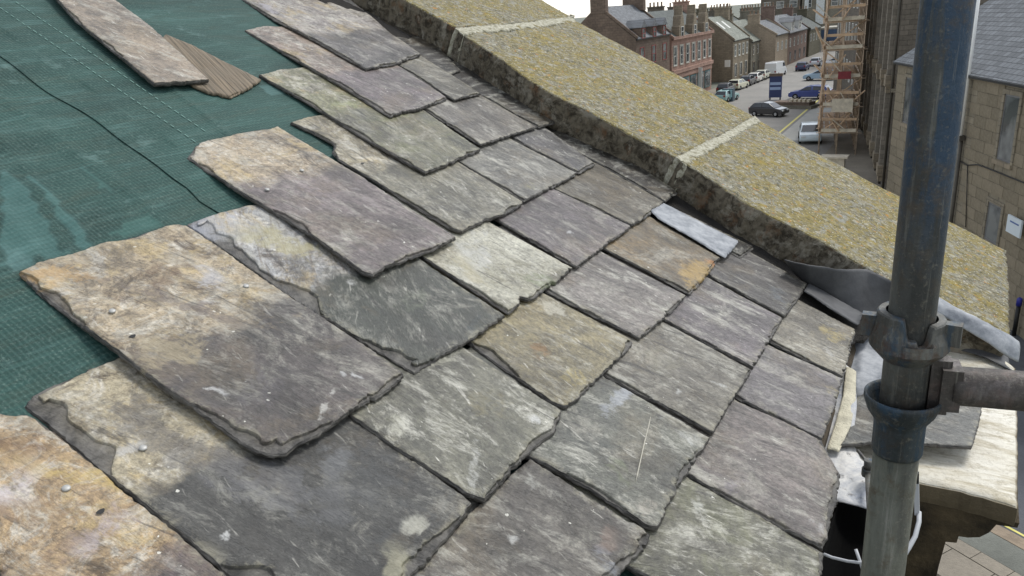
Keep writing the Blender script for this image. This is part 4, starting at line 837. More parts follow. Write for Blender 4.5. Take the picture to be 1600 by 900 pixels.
def terrace(label, x, y0, y1, depth, ze, zr, wall, roof, x2=None, rows=(), frame=None, surround=None, chim=((1, 1.2, 1.6, 4),), skews=True, door=None, cat='house', gablewin=()):
    """house on the left side: facade along y at x (x2 at the far end), ridge along the street; z from camera height"""
    x2 = x if x2 is None else x2; rt = empty('terraced_house', (x, y0, Z0), label=label, cat=cat, group='old buildings along the left side of the street')
    inv = Matrix.Translation((-x, -y0, -Z0)); mk = lambda y: x + (x2 - x) * (y - y0) / (y1 - y0)
    kids = []
    b = MB(); xr = -depth / 2
    sec = lambda o: [(o, Z0), (o, ze), (o + xr, zr), (o - depth, ze), (o - depth, Z0)]
    s0, s1 = sec(x), sec(x2); n = 5
    b.add([(p[0], y0, p[1]) for p in s0] + [(p[0], y1, p[1]) for p in s1], [tuple(range(n)), tuple(reversed(range(n, 2 * n)))] + [((i + 1) % n, i, n + i, n + (i + 1) % n) for i in range(n)])
    b.build('wall', wall, rt)
    r = MB()
    for sgn in (0, 1):
        e = lambda o: (o + .18, ze - .06) if sgn == 0 else (o - depth - .18, ze - .06)
        a0, a1 = e(x), e(x2)
        q = [(a0[0], y0 + .25, a0[1]), (a1[0], y1 - .25, a1[1]), (x2 + xr, y1 - .25, zr + .06), (x + xr, y0 + .25, zr + .06)]
        nz = np.array([0, 0, .09])
        r.add(q + [tuple(np.array(p) + nz) for p in q], [(0, 1, 2, 3), (7, 6, 5, 4), (0, 4, 5, 1), (1, 5, 6, 2), (2, 6, 7, 3), (3, 7, 4, 0)])
    r.build('roof', roof, rt)
    if skews:
        for y, o in ((y0, x), (y1 - .22, x2)):
            b = MB(); b.bar((o + .2, y + .11, ze + .12), (o + xr, y + .11, zr + .22), .28, .2, up=(0, 1, 0)); b.bar((o + xr, y + .11, zr + .22), (o - depth, y + .11, ze + .12), .28, .2, up=(0, 1, 0)); b.build('skew', wall, rt)
    for side, hgt, wd, pots in chim:
        y = y0 - .05 if side == 0 else y1 - .75; o = (x if side == 0 else x2) + xr
        chimney(rt, o - wd / 2, o + wd / 2, y, y + .8, zr - .6, zr + hgt, wall, pots, 'x')
    ax = np.array([x2 - x, y1 - y0, 0.]); L = np.linalg.norm(ax); ax /= L; nr = np.array([ax[1], -ax[0], 0])
    for z, count, ww, wh, fr_ in rows:
        for i in range(count):
            f = (i + .5) / count; window(rt, np.array([x, y0, z]) + ax * L * f, ax, nr, ww, wh, fr_, surround=surround)
    for a_, z, ww, wh in gablewin: window(rt, (x - a_, y0, z), (1, 0, 0), (0, -1, 0), ww, wh, MAT['frame_w'])
    b = MB(); b.bar(np.array([x, y0, ze - .1]) + nr * .12, np.array([x2, y1, ze - .1]) + nr * .12, .16, .14); b.build('eaves_gutter', MAT['black'], rt)
    for ch in rt.children: ch.matrix_parent_inverse = inv
    return rt, (ax, nr, L, inv)
def addto(rt, inv, objs):
    for o in objs: o.parent = rt; o.matrix_parent_inverse = inv

# ------------------------------------------------------------------ left side of the street, near to far
W, RF = MAT['frame_w'], MAT['frame_r']
terrace('low rear wing with mossy grey roof behind the brown gabled house', -43, 80, 92, 8, -4.2, .55, S_['olive'], MAT['slate_green'], chim=())
rt, (ax, nr, L, inv) = terrace('brown rubble gabled house with grey slate roof and red framed windows, nearest on the left', -33, 83.2, 94.6, 9, -3.0, .6, S_['brown'], MAT['slate_far'],
    rows=[(-5., 3, 1.3, 2.0, RF), (-8.2, 3, 1.3, 2.0, RF)], chim=((0, 1.7, 1.9, 4), (1, 1.5, 2.8, 5)), gablewin=[(6.3, -6, .9, 1.4)])
for i, y in enumerate((85.2, 88.8, 92.2)):        # dormers on the eaves
    b = MB(); b.box(-33.9, -32.85, y - .75, y + .75, -3.0, -1.8); dm = b.build('dormer', S_['brown'], rt); dm.matrix_parent_inverse = inv
    b = MB(); b.prism([(y - .95, -1.85), (y, -1.0), (y + .95, -1.85)], -34.8, -32.7, 'x'); b.build('dormer_roof', MAT['slate_far'], dm)
    window(dm, (-32.84, y, -2.5), (0, 1, 0), (1, 0, 0), 1.0, 1.1, RF)
rt, (ax, nr, L, inv) = terrace('pink sandstone building with three pointed stone dormers and teal shop front', -33, 95.4, 113, 9, -3.7, -.4, S_['pink'], MAT['slate_dk'], rows=[(-5.9, 7, 1.1, 2.3, W)],
    surround=S_['pale'], chim=((1, 1.0, 2.2, 4),), cat='building')
for y in (98.8, 104.2, 109.4):
    b = MB(); b.prism([(y - 1.15, -3.9), (y + 1.15, -3.9), (y + 1.15, -2.3), (y + .75, -2.2), (y + .5, -1.1), (y + .2, -.9), (y + .12, .2), (y - .12, .2), (y - .2, -.9), (y - .5, -1.1), (y - .75, -2.2), (y - 1.15, -2.3)], -33.8, -32.75, 'x')
    d_ = b.build('dormer_gable', S_['cream'], rt); d_.matrix_parent_inverse = inv
    window(d_, (-32.74, y, -3.0), (0, 1, 0), (1, 0, 0), 1.0, 1.3, W)
b = MB(); b.bar((-32.9, 95.4, -7.9), (-32.9, 113, -7.9), .4, .5); addto(rt, inv, [b.build('string_course', S_['pink'])])
b = MB(); b.bar((-32.85, 95.4, -3.7), (-32.85, 113, -3.7), .4, .35); addto(rt, inv, [b.build('cornice', S_['pink'])])
MAT['teal'] = simple('teal_shopfront', (70, 110, 112), .5); MAT['fascia'] = simple('dark_fascia', (60, 62, 64), .6)
for i in range(5):
    y = 97.6 + i * 3.3; b = MB(); b.box(-33.02, -32.9, y - 1.3, y + 1.3, -11.3, -8.9); f_ = b.build('shop_window', MAT['teal'], rt); f_.matrix_parent_inverse = inv
    b = MB(); b.box(-32.9, -32.88, y - 1.15, y - .05, -11.15, -9.05); b.box(-32.9, -32.88, y + .05, y + 1.15, -11.15, -9.05); b.build('pane', MAT['glass'], f_)
b = MB(); b.box(-33, -32.8, 95.8, 112.6, -8.75, -8.25); addto(rt, inv, [b.build('shop_fascia', S_['pink'])])
terrace('dark back building with mossy chimney rising behind the skylight house', -38, 114, 124, 8, -3.6, -1.4, S_['dark'], MAT['slate_dk'], chim=((0, 1.6, 2.4, 4), (1, 1.4, 2.6, 4)))
rt, (ax, nr, L, inv) = terrace('cream fronted house with dark gable and two skylights in its pale roof', -33, 124.8, 134.6, 9, -5.7, -2.1, S_['cream'], MAT['slate_green'], rows=[(-7.3, 4, .95, 1.7, W), (-10.4, 3, 1.1, 1.9, MAT['fascia'])],
    surround=S_['pale'], chim=((1, 1.3, 2.4, 4),), gablewin=[(4.2, -7.6, 1.1, 1.6)])
for y in (127.3, 130.4):
    f = .62; p = np.array([-33 - 4.5 * f, y, -5.7 + 3.6 * f + .14]); sl = np.array([-4.5, 0, 3.6]); sl /= np.linalg.norm(sl)
    b = MB(); b.bar(p - sl * .9, p + sl * .9, .9, .1, up=(.62, 0, .78)); k_ = b.build('skylight', W, rt); k_.matrix_parent_inverse = inv
terrace('grey stone house with plain pale roof, next after the skylight house', -33, 136.6, 151.4, 9, -6.6, -3.2, S_['grey'], MAT['slate_green'], rows=[(-8.0, 5, .95, 1.6, W), (-10.9, 4, 1.2, 1.7, MAT['fascia'])],
    surround=S_['cream'], chim=((0, 1.3, 2.2, 4), (1, 1.4, 2.4, 4)))
rt, (ax, nr, L, inv) = terrace('plain tan house standing forward of its neighbours beside the white van', -30.2, 142.5, 153, 8, -6.0, -3.6, S_['tan'], MAT['slate_far'], rows=[(-8.0, 3, .9, 1.5, W)], chim=((0, 1.2, 2.0, 3),))
rt, (ax, nr, L, inv) = terrace('reddish brown house with two white dormers far down the left side', -30.2, 153.2, 172, 8, -6.2, -3.2, S_['redb'], MAT['slate_far'], rows=[(-8.0, 5, .9, 1.6, W), (-10.6, 4, 1.3, 1.8, MAT['fascia'])], chim=((0, 1.9, 2.4, 4), (1, 1.2, 2., 3)))
for y in (158, 165):
    b = MB(); b.box(-32.5, -30.4, y - 1.4, y + 1.4, -6.0, -4.3); d_ = b.build('dormer', MAT['frame_w'], rt); d_.matrix_parent_inverse = inv
    window(d_, (-30.39, y, -5.1), (0, 1, 0), (1, 0, 0), 1.1, 1.1, W)
    b = MB(); b.prism([(y - 1.6, -4.3), (y, -3.4), (y + 1.6, -4.3)], -33.0, -30.2, 'x'); b.build('dormer_roof', MAT['slate_far'], d_)
terrace('narrow olive stone house at the far bend of the street', -29.8, 172.6, 186, 8, -6.5, -4.0, S_['olive'], MAT['slate_dk'], rows=[(-8.2, 4, .9, 1.5, W)], chim=((1, 1.3, 2.0, 3),))
for i, (x_, y_, h_) in enumerate([(-41, 139, -1.9), (-42, 150, -2.4), (-43, 163, -2.0), (-40, 176, -2.6)]):
    terrace(['dark rear house with olive chimneys behind the skylight house', 'olive rear house behind the grey stone house', 'dark rear house between the chimneys behind the tan house', 'low rear house at the back of the far bend'][i], x_, y_, y_ + 9, 8, h_ - 2.6, h_, S_[['olive', 'dark', 'olive', 'grey'][i]], MAT['slate_dk'], chim=((0, 1.1, 2.4, 4), (1, 1.1, 2., 3)))
# far tall blocks
def block(label, x0, x1, y0, y1, z1, wall, rows, n, ww, wh, frame, cat='building'):
    rt = empty('far_building', (x0, y0, Z0), label=label, cat=cat); inv = Matrix.Translation((-x0, -y0, -Z0))
    b = MB(); b.box(x0, x1, y0, y1, Z0, z1); b.build('wall', wall, rt)
    b = MB(); b.box(x0 - .2, x1 + .2, y0 - .2, y1 + .2, z1, z1 + .3); b.build('parapet', wall, rt)
    for z in rows:
        for i in range(n): window(rt, (x0 + (x1 - x0) * (i + .5) / n, y0, z), (1, 0, 0), (0, -1, 0), ww, wh, frame)
    for ch in rt.children: ch.matrix_parent_inverse = inv
    return rt, inv
block('dark brown tower block rising behind the far roofs', -47.5, -38, 205, 215, 9, S_['dark'], [-4.6, -1.4, 1.6, 4.6], 3, 1.8, 1.7, W)
rt, inv = block('tall grey building with broad white vertical panels closing the far end', -37.6, -28.5, 205, 216, 9, S_['grey'], [-9.2, -1.6, 2.2], 3, 1.5, 1.9, W)
b = MB(); b.box(-34.2, -32.3, 204.7, 205, -6.6, 8.6); b.box(-36.9, -36.0, 204.7, 205, -3.2, 8.6); addto(rt, inv, [b.build('white_panel', simple('white_panel', (190, 194, 194), .7))])
rt, inv = block('low blue fronted shop at the end of the street', -30.5, -22.5, 190, 198, -7.2, S_['pale'], [], 2, 1.5, 1.2, W, 'shop')
b = MB(); b.box(-30.3, -24.5, 189.7, 190, -9.9, -7.4); addto(rt, inv, [b.build('shop_fascia', simple('blue_shopfront', (58, 78, 104), .6))])
block('brown stone block on the right side at the far bend', -21, -14, 150, 170, 3, S_['brown'], [-8, -4.5, -1], 3, 1.1, 1.9, W)

# ------------------------------------------------------------------ right side
# tall building with buttress like pilasters
c0 = np.array([-3.7, 50.]); c1 = np.array([-7.7, 75.]); fd = (c1 - c0) / np.linalg.norm(c1 - c0); fn = np.array([-fd[1], fd[0]])
rt = empty('tall_stone_building', (c0[0], c0[1], Z0), label='tall weathered stone building with long pilasters and drainpipes beside the scaffolding', cat='building'); inv = Matrix.Translation((-c0[0], -c0[1], -Z0))
P3 = lambda t_, o_, z: np.array([*(c0 + fd * t_ + fn * o_), z])
LT = float(np.linalg.norm(c1 - c0)); K_ = []
b = MB(); b.add([(*p, z) for z in (Z0, 10) for p in (c0, c1, c1 + np.array([14, 3]), c0 + np.array([14, 3.]))], [(3, 2, 1, 0), (4, 5, 6, 7), (0, 1, 5, 4), (1, 2, 6, 5), (2, 3, 7, 6), (3, 0, 4, 7)]); K_.append(b.build('wall', S_['dark']))
for i, t_ in enumerate((1.2, 5.2, 9.6, 14.2, 18.6, 23.0)):
    b = MB(); b.bar(P3(t_, .02, -10.4), P3(t_, .02, 10), .55, .8, up=(*fn, 0)); K_.append(b.build('pilaster', S_['tall']))
    for z in (-10.5, -5.1, .6, 5.8):
        b = MB(); b.bar(P3(t_ - .6, .25, z), P3(t_ + .6, .25, z), .65, .5, up=(*fn, 0)); b.bar(P3(t_ - .45, .2, z - .45), P3(t_ + .45, .2, z - .45), .5, .45, up=(*fn, 0)); K_.append(b.build('capital', S_['cream']))
MAT['pipe'] = simple('drainpipe', (70, 66, 58), .6)
for t_ in (.25, 3.2, 7.4, 12.0, 16.4, 21.0):
    b = MB(); b.tube([P3(t_, .14, Z0), P3(t_, .14, 10)], .075, 8); K_.append(b.build('drainpipe', MAT['pipe']))
for z in (-9.2, -2.4, 3.4): b = MB(); b.bar(P3(0, .05, z + 3.6), P3(LT, .05, z + 3.6), .2, .25, up=(*fn, 0)); K_.append(b.build('string_course', S_['right']))
for t_ in (2.3, 4.2, 6.4, 8.4, 10.8, 13.1, 15.3, 17.5, 19.8, 22.):
    for z in (-7.8, -2.6, 2.6): K_.append(window(None, P3(t_, 0, z), (*fd, 0), (*fn, 0), 1.0, 3.2, MAT['fascia'], surround=S_['dark']))
for t_ in (2.4, 7.4, 12.2): 
    b = MB(); b.bar(P3(t_ - 1.6, .06, -10.3), P3(t_ + 1.6, .06, -10.3), 2.6, .12, up=(*fn, 0)) ; K_.append(b.build('shop_window', MAT['glass']))
addto(rt, inv, K_)
# brown building behind the scaffold
u0_ = np.array([-8.6, 75.6]); u1_ = np.array([-14.2, 100.])
fd2 = (u1_ - u0_) / np.linalg.norm(u1_ - u0_); fn2 = np.array([-fd2[1], fd2[0]])
rt = empty('brown_building', (u0_[0], u0_[1], Z0), label='brown building wrapped in scaffolding with red shop sign', cat='building'); inv = Matrix.Translation((-u0_[0], -u0_[1], -Z0)); K_ = []
b = MB(); b.add([(*p, z) for z in (Z0, 6) for p in (u0_, u1_, u1_ + np.array([11, 3]), u0_ + np.array([11, 3.]))], [(3, 2, 1, 0), (4, 5, 6, 7), (0, 1, 5, 4), (1, 2, 6, 5), (2, 3, 7, 6), (3, 0, 4, 7)]); K_.append(b.build('wall', S_['dark']))
for t_ in (2, 5, 8, 11, 14, 17, 20, 23):
    for z in (-7.4, -3.8, -.4, 3): K_.append(window(None, np.array([*(u0_ + fd2 * t_), z]), (*fd2, 0), (*fn2, 0), 1.1, 2., W))
addto(rt, inv, K_)
# scaffolding
MAT['plank'] = simple('weathered_planks', (190, 162, 132), .85, 0, .35, 2.); MAT['sctube'] = simple('galvanised_tube', (196, 176, 154), .5, .3, .3); MAT['boardend'] = simple('pale_debris_net', (198, 188, 168), .8)
rt = empty('street_scaffolding', (-10.6, 63, Z0), label='tall street scaffolding with orange brown planks and pale toe boards in front of brown building', cat='scaffolding'); inv = Matrix.Translation((10.6, -63, -Z0)); K_ = []
def scx(y): return -9.7 - (y - 63) * .16
ys_ = [63, 65.2, 67.4, 69.6, 71.8, 74.0]
for y in ys_:
    for off in (0, 1.3, 2.7):
        b = MB(); b.tube([(scx(y) + off, y, Z0), (scx(y) + off, y, 5)], .05, 6); K_.append(b.build('standard', MAT['sctube']))
rs = random.Random(3)
for z in (-10.1, -8.1, -6.0, -3.9, -1.9, .1, 2.1, 4.1):
    for off in (0, 2.7):
        b = MB(); b.tube([(scx(62.6) + off, 62.6, z), (scx(74.4) + off, 74.4, z)], .045, 6); b.tube([(scx(62.6) + off, 62.6, z + 1.), (scx(74.4) + off, 74.4, z + 1.)], .045, 6); K_.append(b.build('ledger', MAT['sctube']))
    for y in ys_:
        b = MB(); b.tube([(scx(y) - .25, y - .06, z - .08), (scx(y) + 3., y - .06, z - .08)], .045, 6); K_.append(b.build('transom', MAT['sctube']))
    for k_ in range(6):
        y0_ = 62.7 + rs.random() * .3; yb = 74.2 - rs.random() * .5
        b = MB(); o_ = .1 + k_ * .43; b.bar((scx(y0_) + o_, y0_, z), (scx(yb) + o_, yb, z), .36, .06); K_.append(b.build('plank', MAT['plank']))
    b = MB(); b.bar((scx(62.8) + .1, 62.75, z + .16), (scx(62.8) + 2.6, 62.75, z + .16), .05, .26, up=(0, 0, 1)); K_.append(b.build('toe_board', MAT['boardend']))
    b = MB(); b.bar((scx(63) - .08, 62.8, z + .16), (scx(74) - .08, 74.2, z + .16), .05, .26); K_.append(b.build('toe_board', MAT['plank']))
    b = MB(); b.bar((scx(62.8) + .1, 62.7, z + 1.02), (scx(62.8) + 2.6, 62.7, z + 1.02), .05, .2); K_.append(b.build('guard_board', MAT['plank']))
    for q_ in range(3):
        xx = scx(62.7) + rs.uniform(-.25, 2.2); b = MB(); b.bar((xx, 62.5, z + rs.uniform(.1, .5)), (xx + rs.uniform(.5, 1.1) * (1 if q_ % 2 else -1), 62.4 + q_ * .4, z + rs.uniform(.9, 1.7)), .16, .06); K_.append(b.build('loose_board', MAT['plank'] if q_ else MAT['boardend']))
    for yy in (64, 66.5, 69): b = MB(); b.bar((scx(yy) - .12, yy, z + .1), (scx(yy) - .12, yy + 1.8, z + 1.7), .14, .05); K_.append(b.build('brace', MAT['plank']))
    sgn = 1 if int(z * 10) % 2 else -1
    b = MB(); b.tube([(scx(63) + (0 if sgn > 0 else 2.7), 62.9, z), (scx(63) + (2.7 if sgn > 0 else 0), 62.9, z + 2.)], .045, 6); b.tube([(scx(63) - .06, 63, z), (scx(67.4) - .06, 67.4, z + 2)], .045, 6); K_.append(b.build('brace', MAT['plank']))
addto(rt, inv, K_)
b = MB(); p = ony(1324, 108, 66); b.box(p[0] - .15, p[0] + .75, 62.3, 62.38, p[2] - .4, p[2] + .15); tag(b.build('shop_sign', simple('red_sign', (120, 34, 42), .6)), 'dark red sign board hung on the scaffolding', 'sign')
b = MB(); p = ony(1318, 162, 63.)
b.box(p[0] - .75, p[0] + .75, 62.35, 62.5, p[2] - .55, p[2] + .45); tag(b.build('hoist_panel', MAT['boardend']), 'pale boxed hoist panel low on the scaffolding below the red sign', 'panel')
b = MB(); p = onz(1318, 246, -10.2); b.box(p[0] - .9, p[0] + .1, p[1] - .3, p[1] + .3, Z0, -10.2); b.box(p[0] - 1.4, p[0] + .3, p[1] - .5, p[1] + .5, -10.2, -10.1)
tag(b.build('white_kiosk', MAT['boardend']), 'white boxed stall top at the foot of the scaffolding', 'stall')

# building across the lane
q0 = np.array([-3.16, 43.4]); q1 = np.array([4.9, 24.2]); fd = (q1 - q0) / np.linalg.norm(q1 - q0); fn = np.array([fd[1], -fd[0]]); LR = float(np.linalg.norm(q1 - q0)); ze = -3.45
rt = empty('ashlar_house', (q0[0], q0[1], Z0), label='tan ashlar stone house with hipped slate roof across the lane on the right', cat='house'); inv = Matrix.Translation((-q0[0], -q0[1], -Z0)); K_ = []
P3 = lambda s_, o_, z: np.array([*(q0 + fd * s_ + fn * o_), z])
def s_of(px, py):      # where a pixel's ray meets the facade
    r = ray(px, py); A2 = np.array([[r[0], -fd[0]], [r[1], -fd[1]]]); t_, s_ = np.linalg.solve(A2, q0); return float(s_), float(r[2] * t_)
wins = []
for (pa, pb) in (((1573, 146), (1580, 256)), ((1547, 314), (1560, 385))):
    (sa, za), (sb, zb_) = s_of(*pa), s_of(*pb)
    w_ = abs(s_of(1597, 150)[0] - s_of(1573, 146)[0]) if pa[0] == 1573 else abs(s_of(1568, 322)[0] - s_of(1547, 314)[0])
    wins.append((sa + w_ / 2, w_, za, zb_))
wins.append((wins[0][0] - 6.2, 1.1, wins[0][2], wins[0][3])); wins.append((1.9, 1.0, wins[0][2] - .2, wins[0][3]))
print('R2 windows', wins, s_of(1492, 150), s_of(1520, 260))
D_ = 7.
def backp(s_, z): return P3(s_, -D_, z)
b = MB(); b.add([P3(0, 0, Z0), P3(LR, 0, Z0), P3(LR, -D_, Z0), P3(0, -D_, Z0), P3(0, 0, ze), P3(LR, 0, ze), P3(LR, -D_, ze), P3(0, -D_, ze)], [(3, 2, 1, 0), (4, 5, 6, 7), (0, 1, 5, 4), (1, 2, 6, 5), (2, 3, 7, 6), (3, 0, 4, 7)])
K_.append(b.build('wall', S_['right']))
b = MB(); e_ = .22; zr = ze + 3.4
A1, A2_, A3, A4 = P3(-e_, e_, ze), P3(LR + e_, e_, ze), P3(LR + e_, -D_ - e_, ze), P3(-e_, -D_ - e_, ze); R1, R2_ = P3(D_ / 2, -D_ / 2, zr), P3(LR - D_ / 2, -D_ / 2, zr)
b.add([A1, A2_, A3, A4, R1, R2_], [(0, 1, 5, 4), (1, 2, 5), (2, 3, 4, 5), (3, 0, 4), (3, 2, 1, 0)]); K_.append(b.build('roof', MAT['slate_far']))
# ashlar blocks
t = NT('ashlar_block'); co = t.coord(); oi = t.n('ShaderNodeObjectInfo')
c = t.mix(oi.outputs['Random'], lin((138, 128, 110)), lin((118, 110, 94))); c = t.mix(t.ramp(t.noise(t.coord(scale=(1, 1, .35)), 1.3, 6, .7), .4, .7, 0, .5), c, lin((86, 78, 60))); c = t.mix(t.ramp(t.noise(co, 9, 6, .7), .4, .7, 0, .4), c, lin((154, 144, 126)))
MAT['ashlar'] = t.fin(c, .9, 0, t.bump(t.noise(co, 14, 6, .7), .02), .25)
rs = random.Random(5); hrow = .45; z = ze - .12; row = 0; nst = 0; cache = {}
while z > Z0 + .3:
    zb_ = z - hrow + .02; s_ = 8.6 + (row % 2) * .5
    for (sa, sbm) in (((8.6 + (row % 2) * .5), LR), (0.02, 3.6)):
        s_ = sa
        while s_ < sbm - .3 and nst < 296:
            L_ = rs.choice((.85, 1.0, 1.15)); 
            if s_ + L_ > sbm - .25: L_ = sbm - s_
            clash = [w_ for w_ in wins if s_ < w_[0] + w_[1] / 2 + .12 and s_ + L_ > w_[0] - w_[1] / 2 - .12 and zb_ < w_[2] + .12 and z > w_[3] - .12]
            a0, a1 = s_ + .01, s_ + L_ - .01
            if clash:
                w_ = clash[0]; wl, wr = w_[0] - w_[1] / 2 - .13, w_[0] + w_[1] / 2 + .13
                if a0 < wl - .12: a1 = min(a1, wl)
                elif a1 > wr + .12: a0 = max(a0, wr)
                else: s_ += L_; continue
            key = (round(a1 - a0, 2),)
            if key not in cache:
                bb = MB(); l2 = key[0] / 2 + .004; hh = (hrow - .012) / 2; ch = .007; dp = .02
                fr_ = [(-l2, 0, -hh), (l2, 0, -hh), (l2, 0, hh), (-l2, 0, hh)]; ft = [(-l2 + ch, dp, -hh + ch), (l2 - ch, dp, -hh + ch), (l2 - ch, dp, hh - ch), (-l2 + ch, dp, hh - ch)]
                bb.add(fr_ + ft, [(0, 1, 5, 4), (1, 2, 6, 5), (2, 3, 7, 6), (3, 0, 4, 7), (4, 5, 6, 7)]); me = bb.mesh('stone_block'); me.materials.append(MAT['ashlar']); cache[key] = me
            o = bpy.data.objects.new('stone_block', cache[key]); col.objects.link(o)
            p = P3((a0 + a1) / 2, rs.uniform(.0, .012), (z + zb_) / 2)
            o.matrix_world = Matrix([[fd[0], fn[0], 0, p[0]], [fd[1], fn[1], 0, p[1]], [0, 0, 1, p[2]], [0, 0, 0, 1]])
            o.parent = rt; o.matrix_parent_inverse = inv; nst += 1
            s_ += L_
    z -= hrow; row += 1
for s_, w_, za, zb_ in wins:
    K_.append(window(None, P3(s_, -.0, (za + zb_) / 2), (*fd, 0), (*fn, 0), w_, za - zb_, simple('grey_shutter', (104, 104, 106), .5), depth=.028, bars=1, surround=S_['right']))
    b = MB(); b.bar(P3(s_ - w_ / 2 - .15, .05, zb_ - .1), P3(s_ + w_ / 2 + .15, .05, zb_ - .1), .16, .14, up=(*fn, 0)); K_.append(b.build('sill', S_['cream']))
b = MB(); b.bar(P3(-.1, .13, ze - .03), P3(LR, .13, ze - .03), .16, .12); K_.append(b.build('eaves_gutter', MAT['black']))
sA, zA = s_of(1507, 150); b = MB(); pts = []
sp_, zp_ = s_of(1508, 213); b.tube([P3(sp_, .2, zp_), P3(sp_, .2, 1.6)], .10, 12); K_.append(b.build('vent_pipe', simple('white_pipe', (238, 238, 234), .4, 0, .03)))
b = MB(); b.tube([P3(sp_, .12, Z0), P3(sp_, .12, zp_ - .1)], .07, 8); b.bar(P3(sp_ - .15, .16, zp_ - .05), P3(sp_ + .15, .16, zp_ - .05), .2, .2); K_.append(b.build('drainpipe', MAT['pipe']))
b = MB(); pts = [P3(s_of(px, py)[0], .075, s_of(px, py)[1]) for px, py in ((1500, 250), (1515, 258), (1530, 257), (1545, 262), (1570, 272), (1600, 284), (1640, 300))]; b.tube(pts, .025, 6); b.tube([pts[1], P3(s_of(1512, 355)[0], .075, s_of(1512, 355)[1])], .02, 6); K_.append(b.build('cable', MAT['black']))
b = MB(); b.bar(P3(2.9, .1, Z0), P3(2.9, .1, ze), .09, .09); K_.append(b.build('drainpipe', MAT['pipe']))
addto(rt, inv, K_)
s1_, z1_ = s_of(1598, 352)
b = MB(); b.bar(P3(s1_ - .42, .3, z1_), P3(s1_ + .55, .3, z1_), .06, .62); sg = tag(b.build('sign_board', simple('pale_sign', (200, 210, 216), .5, 0, .04)), 'pale blue and white sign board on the tan ashlar wall', 'sign')
b = MB(); b.bar(P3(s1_ - .2, .335, z1_ + .12), P3(s1_ + .4, .335, z1_ + .12), .006, .05); b.build('sign_band', simple('blue_band', (70, 96, 150), .5), sg)
p = onz(1584, 524, Z0 + .005); b = MB(); b.tube([p, p + np.array([0, 0, 1.15])], .07, 12); bl = tag(b.build('street_post', MAT['black']), 'black street post with blue top beyond the coping end', 'post'); 
b = MB(); b.tube([p + np.array([0, 0, 1.15]), p + np.array([0, 0, 1.4]), p + np.array([0, 0, 1.45])], [.09, .09, .05], 12); b.build('blue_cap', simple('blue_plastic', (36, 40, 130), .5), bl)

